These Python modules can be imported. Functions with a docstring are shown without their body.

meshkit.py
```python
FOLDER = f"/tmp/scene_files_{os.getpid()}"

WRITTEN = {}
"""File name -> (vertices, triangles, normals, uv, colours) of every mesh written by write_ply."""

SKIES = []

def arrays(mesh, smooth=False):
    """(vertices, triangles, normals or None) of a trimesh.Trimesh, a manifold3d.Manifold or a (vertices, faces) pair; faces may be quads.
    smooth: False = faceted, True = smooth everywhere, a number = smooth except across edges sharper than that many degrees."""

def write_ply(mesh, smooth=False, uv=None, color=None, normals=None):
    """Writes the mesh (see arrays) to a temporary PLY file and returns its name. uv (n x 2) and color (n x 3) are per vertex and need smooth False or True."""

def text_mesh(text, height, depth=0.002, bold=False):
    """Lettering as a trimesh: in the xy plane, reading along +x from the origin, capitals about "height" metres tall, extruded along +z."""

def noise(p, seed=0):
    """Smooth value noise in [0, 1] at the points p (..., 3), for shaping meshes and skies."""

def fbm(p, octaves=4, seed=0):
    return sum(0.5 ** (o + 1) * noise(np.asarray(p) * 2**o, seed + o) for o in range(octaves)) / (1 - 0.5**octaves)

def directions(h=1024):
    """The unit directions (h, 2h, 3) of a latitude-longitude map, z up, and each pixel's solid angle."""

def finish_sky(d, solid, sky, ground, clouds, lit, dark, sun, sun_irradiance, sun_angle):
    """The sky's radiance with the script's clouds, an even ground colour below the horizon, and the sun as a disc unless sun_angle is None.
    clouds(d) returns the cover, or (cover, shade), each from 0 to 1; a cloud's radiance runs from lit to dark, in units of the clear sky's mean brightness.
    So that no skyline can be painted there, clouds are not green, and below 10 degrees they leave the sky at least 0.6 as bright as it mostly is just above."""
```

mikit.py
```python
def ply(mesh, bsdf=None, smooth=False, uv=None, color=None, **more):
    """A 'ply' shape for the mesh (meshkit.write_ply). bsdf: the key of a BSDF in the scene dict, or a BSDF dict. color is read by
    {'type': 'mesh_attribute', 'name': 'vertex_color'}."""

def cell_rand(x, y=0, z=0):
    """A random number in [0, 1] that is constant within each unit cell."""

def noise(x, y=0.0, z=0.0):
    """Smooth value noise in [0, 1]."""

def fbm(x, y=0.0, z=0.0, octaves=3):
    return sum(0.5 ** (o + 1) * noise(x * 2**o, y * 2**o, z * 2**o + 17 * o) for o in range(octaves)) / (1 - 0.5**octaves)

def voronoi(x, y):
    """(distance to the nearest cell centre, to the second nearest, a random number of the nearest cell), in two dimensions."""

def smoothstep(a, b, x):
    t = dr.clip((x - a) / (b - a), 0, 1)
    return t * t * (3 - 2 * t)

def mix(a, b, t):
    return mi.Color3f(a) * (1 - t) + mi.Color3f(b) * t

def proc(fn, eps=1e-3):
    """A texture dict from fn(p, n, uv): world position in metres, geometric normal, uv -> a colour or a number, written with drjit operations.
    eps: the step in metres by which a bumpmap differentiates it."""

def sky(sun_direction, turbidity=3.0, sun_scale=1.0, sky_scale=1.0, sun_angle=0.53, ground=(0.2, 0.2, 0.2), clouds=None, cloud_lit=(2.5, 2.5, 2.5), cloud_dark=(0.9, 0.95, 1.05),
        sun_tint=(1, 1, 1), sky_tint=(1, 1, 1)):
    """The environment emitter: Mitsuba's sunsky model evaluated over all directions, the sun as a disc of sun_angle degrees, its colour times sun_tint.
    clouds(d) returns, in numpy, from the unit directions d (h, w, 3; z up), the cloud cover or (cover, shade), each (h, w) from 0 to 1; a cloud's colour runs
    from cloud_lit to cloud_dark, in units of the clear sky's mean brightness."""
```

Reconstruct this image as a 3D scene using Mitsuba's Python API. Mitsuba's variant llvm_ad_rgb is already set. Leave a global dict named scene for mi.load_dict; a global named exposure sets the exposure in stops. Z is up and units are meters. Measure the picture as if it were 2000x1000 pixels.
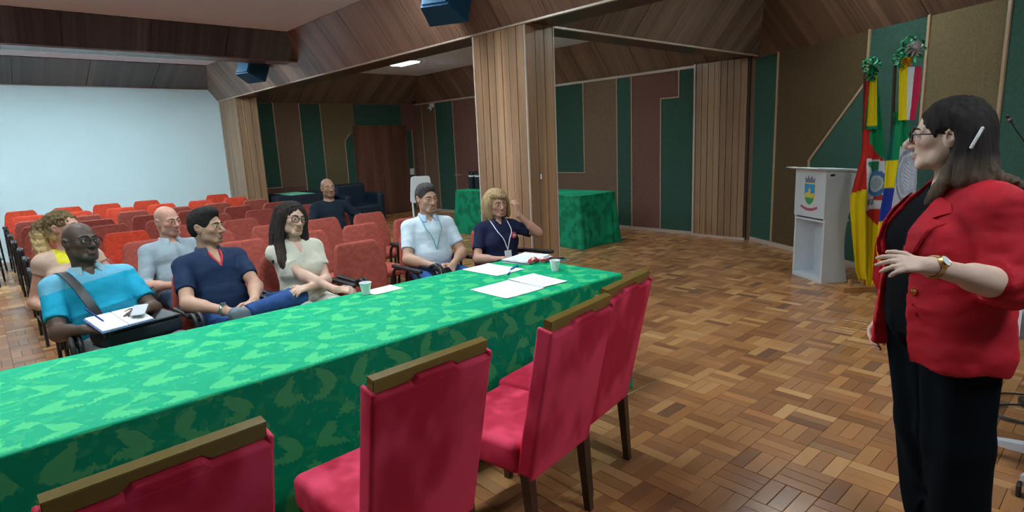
import math, random
import numpy as np, trimesh, manifold3d as m3
import mitsuba as mi, drjit as dr, mikit, meshkit
from mikit import noise, fbm, voronoi, cell_rand, smoothstep, mix, proc
from shapely.geometry import Polygon
T = mi.ScalarTransform4f
random.seed(7); np.random.seed(7)
scene, labels = {}, {}

# ------------------------------------------------------------------ camera, lamps, exposure
def _cam():
    f, pitch, roll, head = 1148.3, .19093, -.043737, .73429
    fw = np.array([math.sin(head)*math.cos(pitch), math.cos(head)*math.cos(pitch), -math.sin(pitch)])
    rt = np.array([math.cos(head), -math.sin(head), 0.]); up = np.cross(rt, fw)
    up = -math.sin(roll)*rt + math.cos(roll)*up
    o = np.array([0, 0, 1.6])
    return {'type': 'perspective', 'fov': math.degrees(2*math.atan(1000/f)), 'fov_axis': 'x', 'near_clip': .05, 'far_clip': 100.,
            'to_world': T().look_at(origin=o.tolist(), target=(o+fw).tolist(), up=up.tolist())}
scene['camera'] = _cam()
exposure = 1.2
LAMP = (14.6, 16.4, 17.4)
LAMP_COOL = (16.5, 22.5, 24.5)
LAMP_BACK = (16.0, 18.2, 18.2)
#        x, y, size x, size y, colour
LAMPS = [(.2, 5.0, 1.2, .32, LAMP), (2.6, 4.9, 1.2, .32, LAMP), (-.9, 2.9, 1.2, .32, LAMP), (1.5, 2.6, 1.2, .32, LAMP), (2.2, -.9, 1.2, .32, LAMP),
         (-1.2, 10.0, 1.2, .32, LAMP_COOL), (.6, 10.0, 1.2, .32, LAMP_COOL), (2.2, 10.0, 1.2, .32, LAMP_COOL),
         (6.4, 9.87, .26, .62, LAMP_BACK), (6.4, 6.4, .26, .62, LAMP_BACK), (6.2, 2.4, .26, .62, LAMP_BACK), (5.2, -.2, .26, .62, LAMP)]

# ------------------------------------------------------------------ helpers
def unique(key):
    if key not in scene and key not in labels and not any(k.startswith(key+'__') for k in scene): return key
    i = 1
    while True:
        k = f'{key}_{i:03d}'
        if k not in scene and k not in labels and not any(q.startswith(k+'__') for q in scene): return k
        i += 1
def tag(key, label=None, cat=None, group=None, kind=None):
    d = labels.setdefault(key, {})
    for k, v in (('label', label), ('category', cat), ('group', group), ('kind', kind)):
        if v: d[k] = v
    return key
_used = {}
def number(key):
    n = _used.get(key, 0); _used[key] = n+1
    return key if n == 0 else f'{key}_{n:03d}'
def put(key, mesh, bsdf, smooth=30, to=None, **kw):
    """one entry; key gets a number if taken"""
    key = number(key)
    s = mesh if isinstance(mesh, dict) else mikit.ply(mesh, bsdf, smooth, **kw)
    s = dict(s)
    if to is not None: s['to_world'] = to
    scene[key] = s
    return key
def single(key, mesh, bsdf, smooth=30, to=None, **kw):
    """the one mesh of a thing that has no parts"""
    s = dict(mikit.ply(mesh, bsdf, smooth, **kw))
    if to is not None: s['to_world'] = to
    scene[key] = s
    return key
def thing(name, label, cat, group=None):
    key = number(name); tag(key, label, cat, group); return key
def place(x, y, z=0, rz=0):
    return T().translate([x, y, z]).rotate([0, 0, 1], rz)
def cat(*ms): return trimesh.util.concatenate([m for m in ms])
def tm(man):
    m = man.to_mesh(); return trimesh.Trimesh(m.vert_properties[:, :3], m.tri_verts, process=False)
def box(x0, x1, y0, y1, z0, z1):
    m = trimesh.creation.box((x1-x0, y1-y0, z1-z0)); m.apply_translation(((x0+x1)/2, (y0+y1)/2, (z0+z1)/2)); return m
def rbox(x0, x1, y0, y1, z0, z1, r=.01, seg=12):
    s = m3.Manifold.sphere(r, seg)
    return tm(m3.Manifold.batch_hull([s.translate((x, y, z)) for x in (x0+r, x1-r) for y in (y0+r, y1-r) for z in (z0+r, z1-r)]))
def hullpts(p): return tm(m3.Manifold.hull_points(np.asarray(p, float)))
def tube(path, r, n=10, closed=False):
    P = np.asarray(path, float); N = len(P)
    r = np.broadcast_to(np.asarray(r, float), (N,))
    t = np.gradient(P, axis=0) if not closed else np.roll(P, -1, 0)-np.roll(P, 1, 0)
    t /= np.linalg.norm(t, axis=1, keepdims=True)+1e-12
    a = np.cross(t[0], [0, 0, 1.] if abs(t[0][2]) < .9 else [1., 0, 0]); a /= np.linalg.norm(a)
    ang = np.arange(n)*2*np.pi/n; V = []
    for i in range(N):
        a = a-t[i]*(a@t[i]); a /= np.linalg.norm(a); b = np.cross(t[i], a)
        V.append(P[i]+r[i]*(np.cos(ang)[:, None]*a+np.sin(ang)[:, None]*b))
    V = np.vstack(V); F = []
    for i in range(N if closed else N-1):
        j = (i+1) % N
        for k in range(n):
            q = (k+1) % n
            F += [[i*n+k, i*n+q, j*n+q], [i*n+k, j*n+q, j*n+k]]
    if not closed:
        V = np.vstack([V, P[:1], P[-1:]])
        for k in range(n):
            q = (k+1) % n
            F += [[N*n, q, k], [N*n+1, (N-1)*n+k, (N-1)*n+q]]
    return trimesh.Trimesh(V, F, process=False)
def curve(pts, n=8):
    """Catmull-Rom through the points"""
    P = np.asarray(pts, float); P = np.vstack([2*P[0]-P[1], P, 2*P[-1]-P[-2]]); o = []
    for i in range(1, len(P)-2):
        for t in np.linspace(0, 1, n, endpoint=False):
            a, b, c, d = P[i-1:i+3]
            o.append(.5*((2*b)+(c-a)*t+(2*a-5*b+4*c-d)*t*t+(3*b-a-3*c+d)*t**3))
    o.append(P[-2]); return np.array(o)
def lathe(prof, n=24):
    P = np.asarray(prof, float); ang = np.arange(n)*2*np.pi/n; V = []; F = []
    for r, z in P: V.append(np.stack([r*np.cos(ang), r*np.sin(ang), 0*ang+z], 1))
    V = np.vstack(V)
    for i in range(len(P)-1):
        for k in range(n):
            q = (k+1) % n
            F += [[i*n+k, i*n+q, (i+1)*n+q], [i*n+k, (i+1)*n+q, (i+1)*n+k]]
    return trimesh.Trimesh(V, F, process=False)
def prism(poly, d0, d1, o=(0, 0, 0), u=(1, 0, 0), v=(0, 0, 1), n=(0, 1, 0)):
    """polygon (s, t) in the plane o + s u + t v, thick from d0 to d1 along n"""
    p = poly if isinstance(poly, Polygon) else Polygon(poly)
    m = trimesh.creation.extrude_polygon(p.buffer(0), d1-d0, engine='earcut')
    V = np.array(m.vertices); u, v, n = (np.asarray(q, float) for q in (u, v, n))
    W = np.asarray(o, float)+V[:, :1]*u+V[:, 1:2]*v+(V[:, 2:3]+d0)*n
    F = np.array(m.faces)
    if np.dot(np.cross(u, v), n) < 0: F = F[:, ::-1]
    return trimesh.Trimesh(W, F, process=False)
def rect(a, b, c, d): return [(a, c), (b, c), (b, d), (a, d)]

# ------------------------------------------------------------------ materials
def B(key, color, rough=.5, spec=.5, **kw):
    c = {'type': 'rgb', 'value': list(color)} if not isinstance(color, dict) else color
    scene[key] = {'type': 'twosided', 'bsdf': {'type': 'principled', 'base_color': c, 'roughness': rough, 'specular': spec, **kw}}
    return key
def bump(key, color, fn, scale, rough=.5, spec=.5, eps=1e-3, **kw):
    scene[key] = {'type': 'twosided', 'bsdf': {'type': 'bumpmap', 'arbitrary': proc(fn, eps), 'scale': scale,
        'bsdf': {'type': 'principled', 'base_color': color if isinstance(color, dict) else {'type': 'rgb', 'value': list(color)}, 'roughness': rough, 'specular': spec, **kw}}}
    return key
VC = {'type': 'mesh_attribute', 'name': 'vertex_color'}
def veneer(axis, bw, light, dark, contrast=1.):
    def fn(p, n, uv):
        if axis == 'h': s, t = p.x+p.y, p.z
        elif axis == 'x': s, t = p.x, p.z
        elif axis == 'y': s, t = p.y, p.z
        else: s, t = p.x*-.513+p.y*-.858, p.z
        k = cell_rand(dr.floor(s/bw), 3)
        g = fbm(s*34+k*9, t*1.3, k*31, 3)*.6+fbm(s*150, t*3., 5., 2)*.4
        streak = smoothstep(.60, .80, noise(s*9., t*.35, 11.))
        c = mix(dark, light, dr.clip((g-.5)*1.5*contrast+.45+(k-.5)*.6, 0, 1))
        return c*(1+streak*.3)
    return proc(fn)
B('wood_board', veneer('h', .105, (.385, .228, .128), (.22, .12, .064), .7), .38, .5)
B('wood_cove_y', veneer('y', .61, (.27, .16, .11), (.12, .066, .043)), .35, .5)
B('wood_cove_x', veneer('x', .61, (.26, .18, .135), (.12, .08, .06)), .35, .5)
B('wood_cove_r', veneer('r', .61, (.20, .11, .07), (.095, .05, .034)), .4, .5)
B('wood_trim', (.42, .29, .18), .4)
B('wood_edge', (.52, .42, .34), .3)
B('wood_door', veneer('x', .7, (.17, .072, .05), (.10, .04, .028)), .3)
B('wood_base', (.30, .22, .15), .4)
B('ceiling_paint', (.62, .65, .73), .8, .2)
B('white_paint', (.70, .86, .90), .55, .4)
B('wall_paint', (.45, .40, .36), .7)
def carpet(c, k):
    def fn(p, n, uv):
        g = fbm(p.x*70+p.y*70, p.z*70, k, 2)
        return mi.Color3f(c)*(.82+.36*g)
    return proc(fn)
B('carpet_green', carpet((.044, .100, .076), 1.), .95, .1)
B('carpet_brown', carpet((.205, .130, .090), 2.), .95, .1)
B('carpet_red', carpet((.185, .088, .076), 3.), .95, .1)
B('carpet_olive', carpet((.105, .072, .038), 4.), .95, .1)
B('carpet_olive_light', carpet((.17, .132, .070), 5.), .95, .1)
def parquet(p, n, uv): return fbm(p.x*60, p.y*60, 3., 3)
B('parquet', VC, .24, .5)
B('parquet_far', VC, .24, .5)
B('black_metal', (.012, .012, .014), .35)
B('black_plastic', (.018, .018, .02), .45)
B('dark_wood', (.045, .022, .014), .3)
B('rail_wood', (.15, .10, .022), .16, .6, clearcoat=.6, clearcoat_gloss=.9)
def velvet(p, n, uv):
    g = fbm(p.x*7.5, p.y*7.5, p.z*3.2, 3); h = smoothstep(.36, .66, g)
    return mix((.43, .013, .042), (.68, .050, .115), h)
B('velvet', proc(velvet), .75, .25, sheen=1., sheen_tint=.6)
def fabric(c, k):
    def fn(p, n, uv): return mi.Color3f(c)*(.75+.5*fbm(p.x*40, p.y*40, p.z*40+k, 2))
    return proc(fn)
B('seat_brick', fabric((.34, .075, .055), 1.), .85, .2, sheen=.4)
B('seat_orange', fabric((.55, .055, .026), 5.), .85, .2, sheen=.4)
def damask(p, n, uv):
    top = abs(n.z) > .6; side = abs(n.y) > abs(n.x)
    a = dr.select(top, p.x, dr.select(side, p.x, p.y)); b = dr.select(top, p.y, p.z)
    wx = (fbm(a*11, b*11, 3., 2)-.5)*.05; wy = (fbm(a*11, b*11, 9., 2)-.5)*.05
    a = a+wx; b = b+wy
    cw, ch = .34, .46
    def saw(t): return abs(t-dr.floor(t)-.5)*2
    def motif(a, b):
        u = (a/cw-dr.floor(a/cw)-.5)*cw; v = (b/ch-dr.floor(b/ch)-.5)*ch
        u = abs(u); r = dr.sqrt(u*u+v*v); th = dr.atan2(v, u)/6.2832
        flower = r-(.044+.026*saw(5*th+.25)+.010*saw(17*th+r*25))
        c = .140+.022*dr.cos(th*6.2832*3+.6)
        w = .009+.030*abs(dr.sin(9.42*th+.5))+.014*saw(23*th+r*30)
        return dr.minimum(flower, abs(r-c)-w)
    d = dr.minimum(motif(a, b), motif(a+cw/2, b+ch/2))+(fbm(a*45, b*45, 5., 2)-.5)*.016
    vein = smoothstep(.64, .72, noise(a*42, b*42, 2.))*.30
    return dr.clip(smoothstep(.004, -.004, d)-vein*smoothstep(.0, -.012, d), 0, 1)
def damask_color(p, n, uv): return mix((.050, .46, .175), (.0, .32, .15), damask(p, n, uv))
def damask_rough(p, n, uv): return .58-.16*damask(p, n, uv)
B('damask', proc(damask_color), .6, .12)
def damask_soft(p, n, uv):
    g = fbm(p.x*14+p.y*14, p.z*10, 4., 3)
    return mix((.0, .20, .09), (.005, .33, .16), smoothstep(.35, .65, g))
B('green_cloth', proc(damask_soft), .6, .3, sheen=.4)
B('white_laminate', (.66, .70, .74), .4)
B('paper', (.80, .84, .86), .7, .2)
B('navy_shell', (.010, .06, .12), .6, .2)
B('navy_cloth', (.008, .014, .026), .7)
B('chrome', (.75, .75, .76), .2, metallic=1.)
B('gold', (.75, .50, .18), .25, metallic=1.)
B('cloth_vc', VC, .8, .2)
B('skin_vc', VC, .5, .35)
B('gloss_vc', VC, .15, .6)
B('brass_yellow', (.55, .36, .09), .4)
B('red_plain', (.5, .02, .03), .5); B('blue_plain', (.02, .07, .35), .35); B('white_plastic', (.8, .82, .84), .35)
B('stand_wood', (.42, .20, .07), .35)
scene['lamp_body'] = scene['white_paint']

# ------------------------------------------------------------------ room shell
def shell(key, mesh, bsdf, smooth=False):
    k = put(key, mesh, bsdf, smooth)
    if '__' not in k: tag(k, kind='structure')
    return k
WX, WY, CZ, SZ = 8.5, 12.8, 3.2, 2.65
shell('ceiling', box(-4.2, 8.7, -3.2, 13.0, CZ, CZ+.1), 'ceiling_paint')
shell('wall_back', box(-4.2, 3.9, WY, WY+.15, 0, CZ), 'white_paint')
shell('wall_rear', box(3.9, 8.7, WY, WY+.15, 0, CZ), 'carpet_brown')
shell('wall_far', box(WX, WX+.15, 4.0, WY, 0, CZ), 'carpet_brown')
RO = np.array([8.5, 4.05, 0.]); RU = np.array([-.513, -.8584, 0.]); RN = np.array([-.8584, .513, 0.])
shell('wall_right', prism(rect(0, 8.1, 0, CZ), -.15, 0, RO, RU, (0, 0, 1), RN), 'carpet_green')
shell('wall_left', box(-4.3, -4.2, -3.2, 13., 0, CZ), 'wall_paint')
shell('wall_front', box(-4.3, 8.7, -3.3, -3.2, 0, CZ), 'wall_paint')

# floor: basket-weave parquet, every slat its own bevelled block
shell('floor', box(-4.2, 8.6, -3.2, 13., -.05, -.006), 'dark_wood')
def slat_mesh(x0, x1, y0, y1, rng):
    g, h, dz = .0011, .006, rng.uniform(-.0006, .0006); b = .0022
    V = []
    for (e, z) in ((g, -.006), (g, dz-b*.5), (g+b, dz)):
        V += [(x0+e, y0+e, z), (x1-e, y0+e, z), (x1-e, y1-e, z), (x0+e, y1-e, z)]
    F = [[8, 9, 10], [8, 10, 11]]
    for k in range(4):
        q = (k+1) % 4
        for r in (0, 4): F += [[r+k, r+q, r+4+q], [r+k, r+4+q, r+4+k]]
    return np.array(V), np.array(F)
def cam_px(P):
    M = np.array(scene['camera']['to_world'].matrix); q = (np.asarray(P)-M[:3, 3])@M[:3, :3]
    return 1000-1148.3*q[..., 0]/q[..., 2], 500-1148.3*q[..., 1]/q[..., 2], q[..., 2]
def lay_floor():
    rng = np.random.default_rng(5); S = .21; slats = []
    tones = np.array([(.30, .135, .052), (.22, .088, .034), (.36, .185, .075), (.155, .062, .028), (.26, .115, .048), (.11, .052, .032), (.19, .085, .038), (.40, .225, .10)])
    wts = np.array([.24, .2, .12, .12, .15, .04, .09, .04]); wts /= wts.sum()
    for i in range(-20, 41):
        for j in range(-15, 62):
            x, y = i*S+.02, j*S+.02
            px, py, w = cam_px(np.array([x+.1, y+.1, 0.]))
            if not (w > .2 and -700 < px < 2500 and -100 < py < 1500): continue
            if (np.array([x, y, 0])-RO)@RN < -.2 or x > 8.6: continue
            base = tones[rng.choice(8, p=wts)]
            for k in range(3):
                c = base*.62+tones[rng.choice(8, p=wts)]*.38 if rng.random() < .45 else tones[rng.choice(8, p=wts)]
                c = (c*.86+.14*np.array((.26, .12, .05)))*1.42*rng.uniform(.9, 1.1)
                a = (x, x+S, y+k*S/3, y+(k+1)*S/3) if (i+j) % 2 else (x+k*S/3, x+(k+1)*S/3, y, y+S)
                v, f = slat_mesh(*a, rng)
                vis = -20 < px < 2020 and py < 1010
                # pixels this slat could show: hidden under the long table / chairs where those stand in front
                hid = (y < 3.3 and x < 2.9 and not (x > 2.2 and y < 1.5)) or (y > 3.4 and x < 3.9)
                slats.append((w+(100 if hid or not vis else 0), v, f, c))
    slats.sort(key=lambda s: s[0])
    for w, v, f, c in slats[:300]:
        put('floor__slat', (v, f), 'parquet', False, color=np.repeat([c], len(v), 0))
    V = np.vstack([s[1] for s in slats[300:]]); n = np.cumsum([0]+[len(s[1]) for s in slats[300:]])
    F = np.vstack([s[2]+o for s, o in zip(slats[300:], n)]); C = np.vstack([np.repeat([s[3]], len(s[1]), 0) for s in slats[300:]])
    tag(put('floor__parquet_field', (V, F), 'parquet_far', False, color=C), kind='stuff')
lay_floor()

# canted wood coves and beams
def bar(profile, axis, a, b):
    """profile of (s, z), swept along x or y from a to b"""
    return prism(profile, a, b, (0, 0, 0), (0, 1, 0) if axis == 'x' else (1, 0, 0), (0, 0, 1), (1, 0, 0) if axis == 'x' else (0, 1, 0))
def slab(p, q, a, b, axis, n, th, mat, key, gap=.004):
    """panels of veneer on the canted face from (s,z)=p to q, between a and b along the axis, n joints"""
    p, q = np.array(p, float), np.array(q, float); d = (q-p)/np.linalg.norm(q-p); nn = np.array([-d[1], d[0]])
    if nn[1] > 0: nn = -nn
    e = np.linspace(a, b, n+1)
    for i in range(n):
        prof = [p, q, q+nn*th, p+nn*th]
        put(key, bar([tuple(x) for x in prof], axis, e[i]+gap, e[i+1]-gap), mat, False)
shell('beam', bar([(3.48, 3.2), (3.88, SZ), (4.27, SZ), (4.75, 3.2)], 'y', -3.2, WY), 'dark_wood')
slab((3.48, 3.2), (3.88, SZ), -3.0, WY, 'y', 26, .012, 'wood_cove_y', 'beam__panel')
put('beam__edge_strip', bar(rect(3.862, 3.895, SZ-.012, SZ+.012), 'y', -3.0, WY), 'wood_edge', False)
shell('beam_001', bar([(3.55, 3.2), (4.02, SZ), (4.38, SZ), (4.85, 3.2)], 'x', 4.27, WX), 'dark_wood')
slab((3.55, 3.2), (4.02, SZ), 4.27, WX, 'x', 7, .012, 'wood_cove_x', 'beam_001__panel')
put('beam_001__edge_strip', bar(rect(4.0, 4.03, SZ-.012, SZ+.012), 'x', 4.27, WX), 'wood_edge', False)
shell('beam_002', bar([(8.2, 3.2), (8.52, 2.87), (8.95, 2.87), (9.25, 3.2)], 'x', -4.2, 3.72), 'dark_wood')
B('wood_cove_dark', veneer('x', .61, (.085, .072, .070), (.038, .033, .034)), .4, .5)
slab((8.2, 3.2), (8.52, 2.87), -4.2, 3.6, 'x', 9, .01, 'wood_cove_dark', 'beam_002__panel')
put('beam_002__edge_strip', bar(rect(8.50, 8.56, 2.855, 2.875), 'x', -4.2, 3.72), 'wood_door', False)
shell('trim_1', bar([(WX, SZ), (8.02, 3.2), (WX, 3.2)], 'y', 4.0, WY), 'dark_wood')
slab((8.02, 3.2), (WX, SZ), 4.2, WY-.1, 'y', 14, .012, 'wood_cove_y', 'trim_1__panel')
shell('trim_2', bar([(WY, SZ), (11.85, 3.2), (WY, 3.2)], 'x', 4.3, WX), 'dark_wood')
slab((11.85, 3.2), (WY, SZ), 4.3, WX-.1, 'x', 7, .012, 'wood_cove_x', 'trim_2__panel')
shell('trim_3', bar([(WY, 2.88), (11.85, 3.2), (WY, 3.2)], 'x', -4.2, 3.72), 'dark_wood')
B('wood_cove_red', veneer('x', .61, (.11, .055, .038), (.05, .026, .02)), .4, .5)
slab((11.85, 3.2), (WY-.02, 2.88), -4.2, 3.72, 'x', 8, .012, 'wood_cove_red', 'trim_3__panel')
put('trim_3__edge_strip', bar(rect(WY-.04, WY, 2.865, 2.885), 'x', -4.2, 3.85), 'wood_door', False)
def rprof(prof, s0, s1):   # profile (d from the right wall, z) swept along it
    return prism(prof, s0, s1, RO, RN, (0, 0, 1), RU)
shell('trim_4', rprof([(0, 2.63), (.5, 3.2), (0, 3.2)], -.1, 8.), 'dark_wood')
for i in range(11):
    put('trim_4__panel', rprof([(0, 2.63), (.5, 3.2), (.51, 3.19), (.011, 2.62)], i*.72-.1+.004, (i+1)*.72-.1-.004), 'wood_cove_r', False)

# wood-clad column, pillar and pilaster: each board on its own
def boards(key, o, u, n, L, z0, z1, count, d=.014, mat='wood_board'):
    w = L/count; rng = np.random.default_rng(int(L*1000)+count)
    for i in range(count):
        g = .0045; e = d+rng.uniform(-.0015, .0015)
        put(key, prism([(i*w+g, z0), ((i+1)*w-g, z0), ((i+1)*w-g, z1), (i*w+g, z1)], 0, e, o, u, (0, 0, 1), n), mat, False)
shell('column', box(3.895, 4.245, 4.015, 4.735, 0, SZ+.4), 'dark_wood')
boards('column__board', (3.895, 4.735, 0), (0, -1, 0), (-1, 0, 0), .72, .02, SZ+.02, 7)
boards('column__board', (3.895, 4.015, 0), (1, 0, 0), (0, -1, 0), .35, .02, SZ, 3)
boards('column__board', (4.245, 4.015, 0), (0, 1, 0), (1, 0, 0), .72, .02, SZ, 7)
for x, y in ((3.878, 3.998), (4.248, 3.998), (3.878, 4.735)):
    put('column__corner_strip', rbox(x, x+.018, y, y+.018, 0, SZ+.02, .004, 6), 'wood_edge', False)
put('column__hook', rbox(4.02, 4.03, 3.985, 4.004, 1.24, 1.29, .004, 6), 'white_plastic')
shell('column_001', box(3.895, 4.25, 11.78, WY, 0, SZ+.2), 'dark_wood')
boards('column_001__board', (3.895, WY, 0), (0, -1, 0), (-1, 0, 0), WY-11.78, .02, SZ+.1, 7)
boards('column_001__board', (3.895, 11.78, 0), (1, 0, 0), (0, -1, 0), .355, .02, SZ, 3)
boards('column_001__board', (4.25, 11.78, 0), (0, 1, 0), (1, 0, 0), WY-11.78, .02, SZ, 7)
shell('pilaster', box(8.46, WX, 4.12, 4.99, 0, SZ), 'dark_wood')
boards('pilaster__board', (8.46, 4.97, 0), (0, -1, 0), (-1, 0, 0), .82, .03, SZ-.01, 8)
put('pilaster__edge_strip', box(8.43, 8.46, 4.97, 5.0, 0, SZ), 'wood_edge', False)
put('pilaster__base_strip', box(8.43, 8.46, 4.12, 5.0, 0, .035), 'wood_edge', False)

# carpet-covered panels and their wooden trim strips
def panel(wall, frame, poly, mat, th=.012):
    return put(f'{wall}__panel', prism(poly, 0, th, *frame[:1], frame[1], (0, 0, 1), frame[2]), mat, False)
def strip(wall, frame, a, b, w=.022, th=.024, mat='wood_trim'):
    a, b = np.array(a, float), np.array(b, float); d = (b-a)/np.linalg.norm(b-a); n = np.array([-d[1], d[0]])*w/2
    put(f'{wall}__trim_strip', prism([tuple(a+n-d*w/2), tuple(a-n-d*w/2), tuple(b-n+d*w/2), tuple(b+n+d*w/2)], 0, th, frame[0], frame[1], (0, 0, 1), frame[2]), mat, False)
FF = ((WX, 0, 0), (0, 1, 0), (-1, 0, 0))          # far wall: s = world y
TZ = 2.62
for a, b, mat in ((11.93, WY, 'carpet_brown'), (11.23, 11.93, 'carpet_green'), (8.3, 11.23, 'carpet_red')): panel('wall_far', FF, rect(a, b, .06, TZ), mat)
panel('wall_far', FF, rect(7.27, 8.3, .98, TZ), 'carpet_green')
panel('wall_far', FF, [(6.51, .06), (8.3, .06), (8.3, .98), (7.27, .98), (7.27, TZ), (6.51, TZ)], 'carpet_brown')
panel('wall_far', FF, rect(6.20, 6.51, .06, TZ), 'carpet_green')
panel('wall_far', FF, [(5.62, .06), (6.20, .06), (6.20, TZ), (5.29, TZ), (5.29, 2.19), (5.62, 2.19)], 'carpet_red')
panel('wall_far', FF, [(5.0, .06), (5.62, .06), (5.62, 2.19), (5.29, 2.19), (5.29, TZ), (5.0, TZ)], 'carpet_green')
for a, b in (((5.0, TZ), (WY, TZ)), ((7.27, TZ), (7.27, .98)), ((7.27, .98), (8.3, .98)), ((6.51, TZ), (6.51, .06)), ((6.2, TZ), (6.2, .06)), ((5.29, TZ), (5.29, 2.19)), ((5.29, 2.19), (5.62, 2.19)), ((5.62, 2.19), (5.62, .06)),
             ((11.93, TZ), (11.93, .06)), ((11.23, TZ), (11.23, .06)), ((11.3, .9), (11.05, .9)), ((12.5, TZ), (12.5, .06))): strip('wall_far', FF, a, b)
put('wall_far__trim_strip', box(WX-.03, WX, 5.0, WY, TZ-.02, TZ+.02), 'wood_edge', False)
shell('baseboard_far', box(WX-.025, WX, 5.0, WY, 0, .055), 'wood_edge')
FB = ((0, WY, 0), (1, 0, 0), (0, -1, 0))          # rear wall: s = world x
for a, b, z0, z1, mat in ((4.3, 4.57, .06, TZ, 'carpet_brown'), (4.57, 4.93, .87, TZ, 'carpet_green'), (4.3, 5.5, .06, .85, 'carpet_red'), (4.95, 5.5, .85, TZ, 'carpet_brown'), (5.5, 5.98, .06, TZ, 'carpet_green'),
                          (6.0, 6.5, .06, TZ, 'carpet_olive_light'), (6.5, 6.75, 1.97, TZ, 'carpet_olive_light'), (6.8, 8.06, 2.13, TZ, 'carpet_green'), (8.17, 8.33, .06, 2.0, 'carpet_green'), (8.06, 8.5, 2.0, TZ, 'carpet_red'), (8.35, 8.5, .06, 2.0, 'carpet_red')):
    panel('wall_rear', FB, rect(a, b, z0, z1), mat)
panel('wall_rear', FB, [(6.52, .06), (6.72, .06), (6.72, 1.95), (6.64, 1.93), (6.52, 1.79)], 'carpet_green')
for a, b in (((4.57, TZ), (4.57, .87)), ((4.57, .86), (4.94, .86)), ((4.94, TZ), (4.94, .86)), ((5.5, TZ), (5.5, .06)), ((5.98, TZ), (5.98, .06)), ((6.51, .06), (6.51, 1.79)), ((6.51, 1.79), (6.64, 1.95)), ((8.34, .06), (8.34, 2.))): strip('wall_rear', FB, a, b)
FR = (RO, RU, RN)                                   # right wall: s from the far corner
panel('wall_right', FR, [(.52, .06), (1.2, .06), (1.2, 1.21), (2.05, 2.10), (2.05, 2.62), (.52, 2.62)], 'carpet_olive')
panel('wall_right', FR, rect(2.80, 3.55, 1.58, 2.62), 'carpet_olive_light')
panel('wall_right', FR, rect(0, .50, .06, 2.62), 'carpet_green')
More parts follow.
